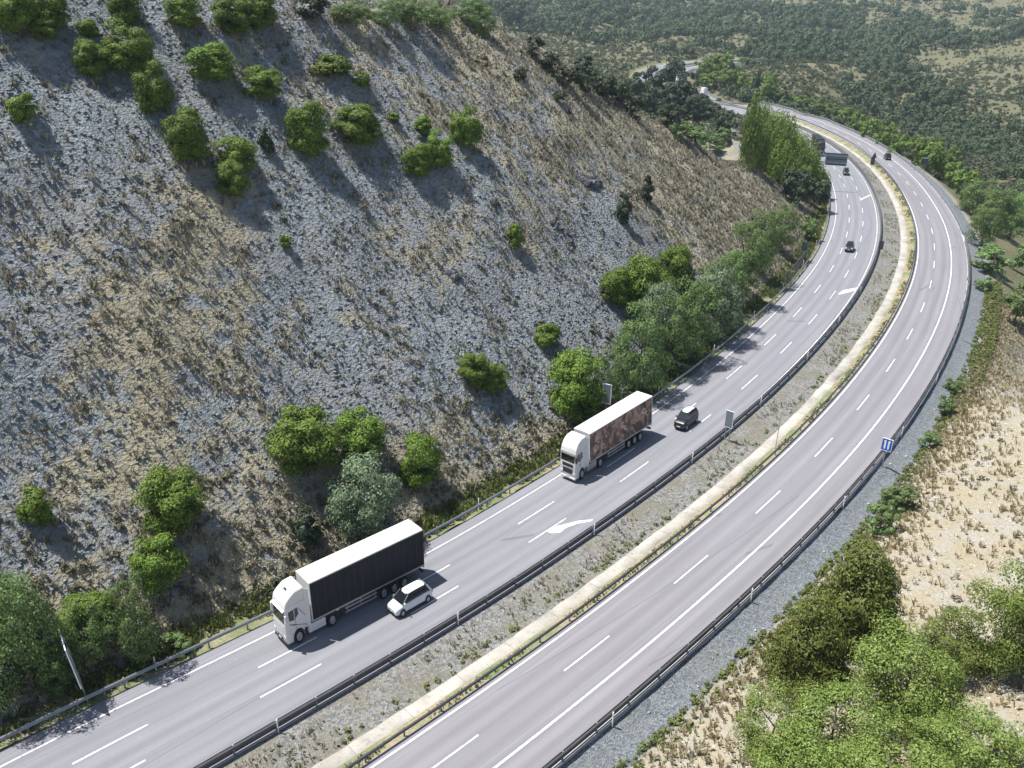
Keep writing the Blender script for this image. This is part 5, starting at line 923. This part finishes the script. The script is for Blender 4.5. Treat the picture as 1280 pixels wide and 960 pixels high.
def car(lab,paint,L=4.1,W=1.75,Hh=1.48,roofm=None,kind='hatch',cat='car'):
    r=empty('car');tag(r,lab,cat)
    h=W/2;zb=.22;belt=.92 if kind!='suv' else 1.02
    # lower body: rings along x from the front
    if kind=='suv':st_=[(0,.30,.62,.80),(-.06,.24,.80,.92),(-.5,.22,.94,.98),(-1.15,.22,1.02,1.),(-L+.6,.22,1.04,1.),(-L+.12,.26,1.0,.97),(-L,.34,.86,.88)]
    else:st_=[(0,.28,.52,.78),(-.06,.22,.68,.90),(-.45,.20,.80,.98),(-1.1,.20,.93,1.),(-L+.6,.20,.98,1.),(-L+.12,.24,.95,.96),(-L,.34,.80,.86)]
    rings=[]
    for x,z0,z1,k in st_:
        w=h*k;zm=z0+(z1-z0)*.55
        rings.append([(x,-w*.9,z0),(x,-w,z0+.12),(x,-w,zm),(x,-w*.94,z1-.03),(x,-w*.8,z1),(x,w*.8,z1),(x,w*.94,z1-.03),(x,w,zm),(x,w,z0+.12),(x,w*.9,z0)])
    body=soft(BM().loft(rings).done('body',paint,r,60))
    xs,xr,re=(-.86,-1.72,-L+.62) if kind!='sedan' else(-1.2,-1.9,-L+1.45)
    xe=-L+.16 if kind!='sedan' else -L+.75
    zb_=belt-.03
    def gr(x0,x1,x2,x3,zt,w0,w1):
        # greenhouse frustum
        return [[(x0,-w0,zb_),(x3,-w0,zb_),(x3,w0,zb_),(x0,w0,zb_)],[(x1,-w1,zt),(x2,-w1,zt),(x2,w1,zt),(x1,w1,zt)]]
    g=BM().loft(gr(xs,xr,re,xe,Hh-.05,h*.90,h*.70)).done('windows',M['glass'],r)
    rm=roofm or paint
    # roof
    rf=BM();rings=[]
    for x,zt,w in((xr+.1,Hh-.07,h*.69),(xr-.12,Hh-.01,h*.70),((xr+re)/2,Hh+.02,h*.71),(re+.1,Hh-.02,h*.69),(re-.14,Hh-.09,h*.67)):
        rings.append([(x,-w,zt-.06),(x,-w*.9,zt),(x,w*.9,zt),(x,w,zt-.06)])
    soft(rf.loft(rings).done('roof',rm,r,60))
    for sd in(-1,1):
        def bar(xa,xb,wa=.05):
            za,zt=zb_,Hh-.06;ya,yt=sd*(h*.905),sd*(h*.705)
            pil=BM();A=[(xa-wa,ya,za),(xa+wa,ya,za),(xb+wa,yt,zt),(xb-wa,yt,zt)];d=sd*.012
            pil.loft([A,[(x,y+d,z) for x,y,z in A]]).done('pillar',pm,r)
        pm=paint;bar(xs+.02,xr,.05);pm=M['trim'];bar((xr+re)/2-.05,(xr+re)/2,.045);pm=paint;bar(xe+.05,re,.11)
        y0,y1=sorted((sd*h*.98,sd*(h*.98+.17)));BM().box(xs-.28,xs-.12,y0,y1,belt+.0,belt+.15,.03).done('mirror',paint,r)
        y0,y1=sorted((sd*h*.50,sd*h*.84));BM().prism([(-.03,.56),(-.10,.66),(-.34,.76),(-.34,.6),(-.12,.54)],y0,y1).done('headlight',M['lamp'],r)
        y0,y1=sorted((sd*h*.58,sd*h*.9));BM().box(-L-.005,-L+.12,y0,y1,.68,.86,.02).done('tail_light',M['red'],r)
        for x in(-.78,-L+.72):
            aw=BM().cyl((x,sd*(h-.02),.31),(x,sd*(h+.006),.31),.365,n=20).done('wheel_arch',M['trim'],r)
            wheel(r,x,sd*(h-.09),.31,.21,sd,18)
        y0,y1=sorted((sd*(h-.01),sd*(h+.012)));BM().box(-L+.95,-1.2,y0,y1,.24,.32).done('sill',M['trim'],r)
        for x in(-1.85,-2.75):
            BM().box(x-.14,x,y0,y1,.70,.735).done('door_handle',paint,r)
    BM().box(-.04,.012,-h*.55,h*.55,.30,.42,.01).done('lower_grille',M['trim'],r);BM().box(-.06,.0,-h*.42,h*.42,.50,.565,.01).done('grille',M['trim'],r)
    BM().box(.008,.022,-.26,.26,.42,.51).done('number_plate',M['sign_white'],r);BM().box(-L-.012,-L+.02,-.26,.26,.5,.6).done('number_plate',M['sign_white'],r)
    BM().box(-L+.3,-.4,-h*.8,h*.8,.17,.26).done('underbody',M['chassis'],r)
    return r
def van(lab,L=6.2,W=2.05,Hh=2.6,name='van',cat='van'):
    r=empty(name);tag(r,lab,cat);h=W/2
    p=[(0,.35),(.02,.8),(-.15,1.12),(-.75,1.35),(-1.45,2.3),(-1.75,Hh-.04),(-2.1,Hh),(-L+.1,Hh),(-L,Hh-.15),(-L,.4)]
    BM().prism(p,-h,h,.09).done('body',M['white'],r,40)
    BM().prism([(-.78,1.40),(-1.42,2.24),(-1.46,2.2),(-.84,1.38)],-h*.84,h*.84).done('windscreen',M['glass'],r)
    for sd in(-1,1):
        y0,y1=sorted((sd*(h-.005),sd*(h+.01)));BM().prism([(-1.15,1.4),(-1.6,2.1),(-2.2,2.1),(-2.2,1.4)],y0,y1).done('side_window',M['glass'],r)
        y0,y1=sorted((sd*h*.55,sd*h*.9));BM().box(-.06,.03,y0,y1,.78,.98,.02).done('headlight',M['lamp'],r)
        for x in(-1.,-L+1.3):wheel(r,x,sd*(h-.1),.36,.24,sd,16)
        y0,y1=sorted((sd*(h+.01),sd*(h+.22)));BM().box(-1.2,-1.05,y0,y1,1.45,1.75,.03).done('mirror',M['trim'],r)
    BM().box(-.02,.04,-.6,.6,.5,.72,.01).done('grille',M['trim'],r)
    return r
VEH={'lorry_a': (31.6,-1.5),'lorry_b': (72.9,-1.8),'white_car': (41.9,2.45),'black_car': (92.5,2.2),'dark_car_a': (198.0,1.7),'dark_car_b': (301.0,2.2),'dark_car_c': (339.0,21.6),'far_lorry': (340.0,-1.7),'far_van': (560.0,22.0),'far_car_a': (532.0,21.8),'far_car_b': (722.0,20.0),'van_a': (425.0,2.0),'van_b': (446.0,1.8)}
a=lorry('white cabbed lorry with a charcoal curtain trailer and cream roof','dark');place_vehicle(a,*VEH['lorry_a'],True,1.66)
a=lorry('white cabbed lorry with a brown printed trailer side and white roof','print');place_vehicle(a,*VEH['lorry_b'],True)
a=car('small white hatchback overtaking the charcoal lorry',M['white_car'],4.7,1.9,1.5);place_vehicle(a,*VEH['white_car'],True)
a=car('black car with a pale roof following behind the printed lorry',M['black'],4.3,1.8,1.6,M['white_car'],'suv');place_vehicle(a,*VEH['black_car'],True)
a=car('dark car in the middle lane near the mesh fence',M['navy'],4.4,1.8,1.46,None,'sedan');place_vehicle(a,*VEH['dark_car_a'],True)
a=car('dark car just past the large overhead sign',M['black'],4.2,1.78,1.5);place_vehicle(a,*VEH['dark_car_b'],True)
a=car('dark car driving away on the outer carriageway',M['black'],4.5,1.85,1.6,None,'suv');place_vehicle(a,*VEH['dark_car_c'],False)
a=lorry('far lorry half hidden behind the overhead sign','dark',M['navy']);place_vehicle(a,*VEH['far_lorry'],True)
a=van('white box van on the far stretch above the oaks',7.2,2.3,3.1);place_vehicle(a,*VEH['far_van'],False)
a=car('dark car close behind the white box van far away',M['navy']);place_vehicle(a,*VEH['far_car_a'],False)
a=car('dark car at the farthest bend of the road',M['black']);place_vehicle(a,*VEH['far_car_b'],False)
a=van('white van emerging from behind the poplars nearest the camera');place_vehicle(a,*VEH['van_a'],True)
a=van('white van behind the other van at the poplars',6.6,2.1,2.7);place_vehicle(a,*VEH['van_b'],True)
# ------------------------------------------------------------------ air
b=BM().box(-4200,4200,-1500,4200,-140,330);hz=b.done('haze',None);hz['kind']='stuff'
m=bpy.data.materials.new('air');m.use_nodes=True;nt=m.node_tree
for n_ in list(nt.nodes):
    if n_.type=='BSDF_PRINCIPLED':nt.nodes.remove(n_)
v=nt.nodes.new('ShaderNodeVolumePrincipled');v.inputs['Color'].default_value=(.75,.92,1,1);v.inputs['Density'].default_value=.00010;v.inputs['Anisotropy'].default_value=.2
nt.links.new(v.outputs[0],nt.nodes['Material Output'].inputs['Volume']);hz.data.materials.append(m)
EXPOSURE=0.72
# ------------------------------------------------------------------ light, camera
SUN_EL=67.;SUN_AZ=-11.          # the way the shadows point, degrees from +x
d=Vector((math.cos(math.radians(SUN_EL))*math.cos(math.radians(SUN_AZ)),math.cos(math.radians(SUN_EL))*math.sin(math.radians(SUN_AZ)),-math.sin(math.radians(SUN_EL))))
L=bpy.data.lights.new('sun','SUN');L.energy=5.0;L.angle=math.radians(.53);L.color=(1,.97,.92)
so=bpy.data.objects.new('sun',L);COL.objects.link(so);so.rotation_euler=d.to_track_quat('-Z','Y').to_euler();so.location=(-100,50,200)
W=bpy.data.worlds.new('World');SC.world=W;W.use_nodes=True;nt=W.node_tree
sk=nt.nodes.new('ShaderNodeTexSky');sk.sky_type='NISHITA';sk.sun_disc=False;sk.sun_elevation=math.radians(SUN_EL)
sd=-d;sk.sun_rotation=math.atan2(sd.x,sd.y)
bg=nt.nodes['Background'];bg.inputs['Strength'].default_value=.085;nt.links.new(sk.outputs[0],bg.inputs['Color'])
cam=bpy.data.cameras.new('camera');co=bpy.data.objects.new('camera',cam);COL.objects.link(co)
cam.sensor_fit='HORIZONTAL';cam.sensor_width=36;cam.lens=36*FPX/1280;cam.clip_start=.5;cam.clip_end=8000
# right, up and back axes of the camera in the world
c_,s_=math.cos(PITCH),math.sin(PITCH);cr,sr=math.cos(ROLL),math.sin(ROLL)
ux=Vector((1,0,0));uy=Vector((0,s_,c_));bk=Vector((0,-c_,s_))
right=ux*cr+uy*sr;up=uy*cr-ux*sr
co.matrix_world=Matrix(((right.x,up.x,bk.x,0),(right.y,up.y,bk.y,0),(right.z,up.z,bk.z,CAM_H),(0,0,0,1)))
SC.camera=co
vs=SC.view_settings;vs.view_transform='Standard';vs.look='None';vs.gamma=1;vs.exposure=EXPOSURE
SC.cycles.max_bounces=5;SC.cycles.diffuse_bounces=3;SC.cycles.transmission_bounces=3;SC.cycles.transparent_max_bounces=6
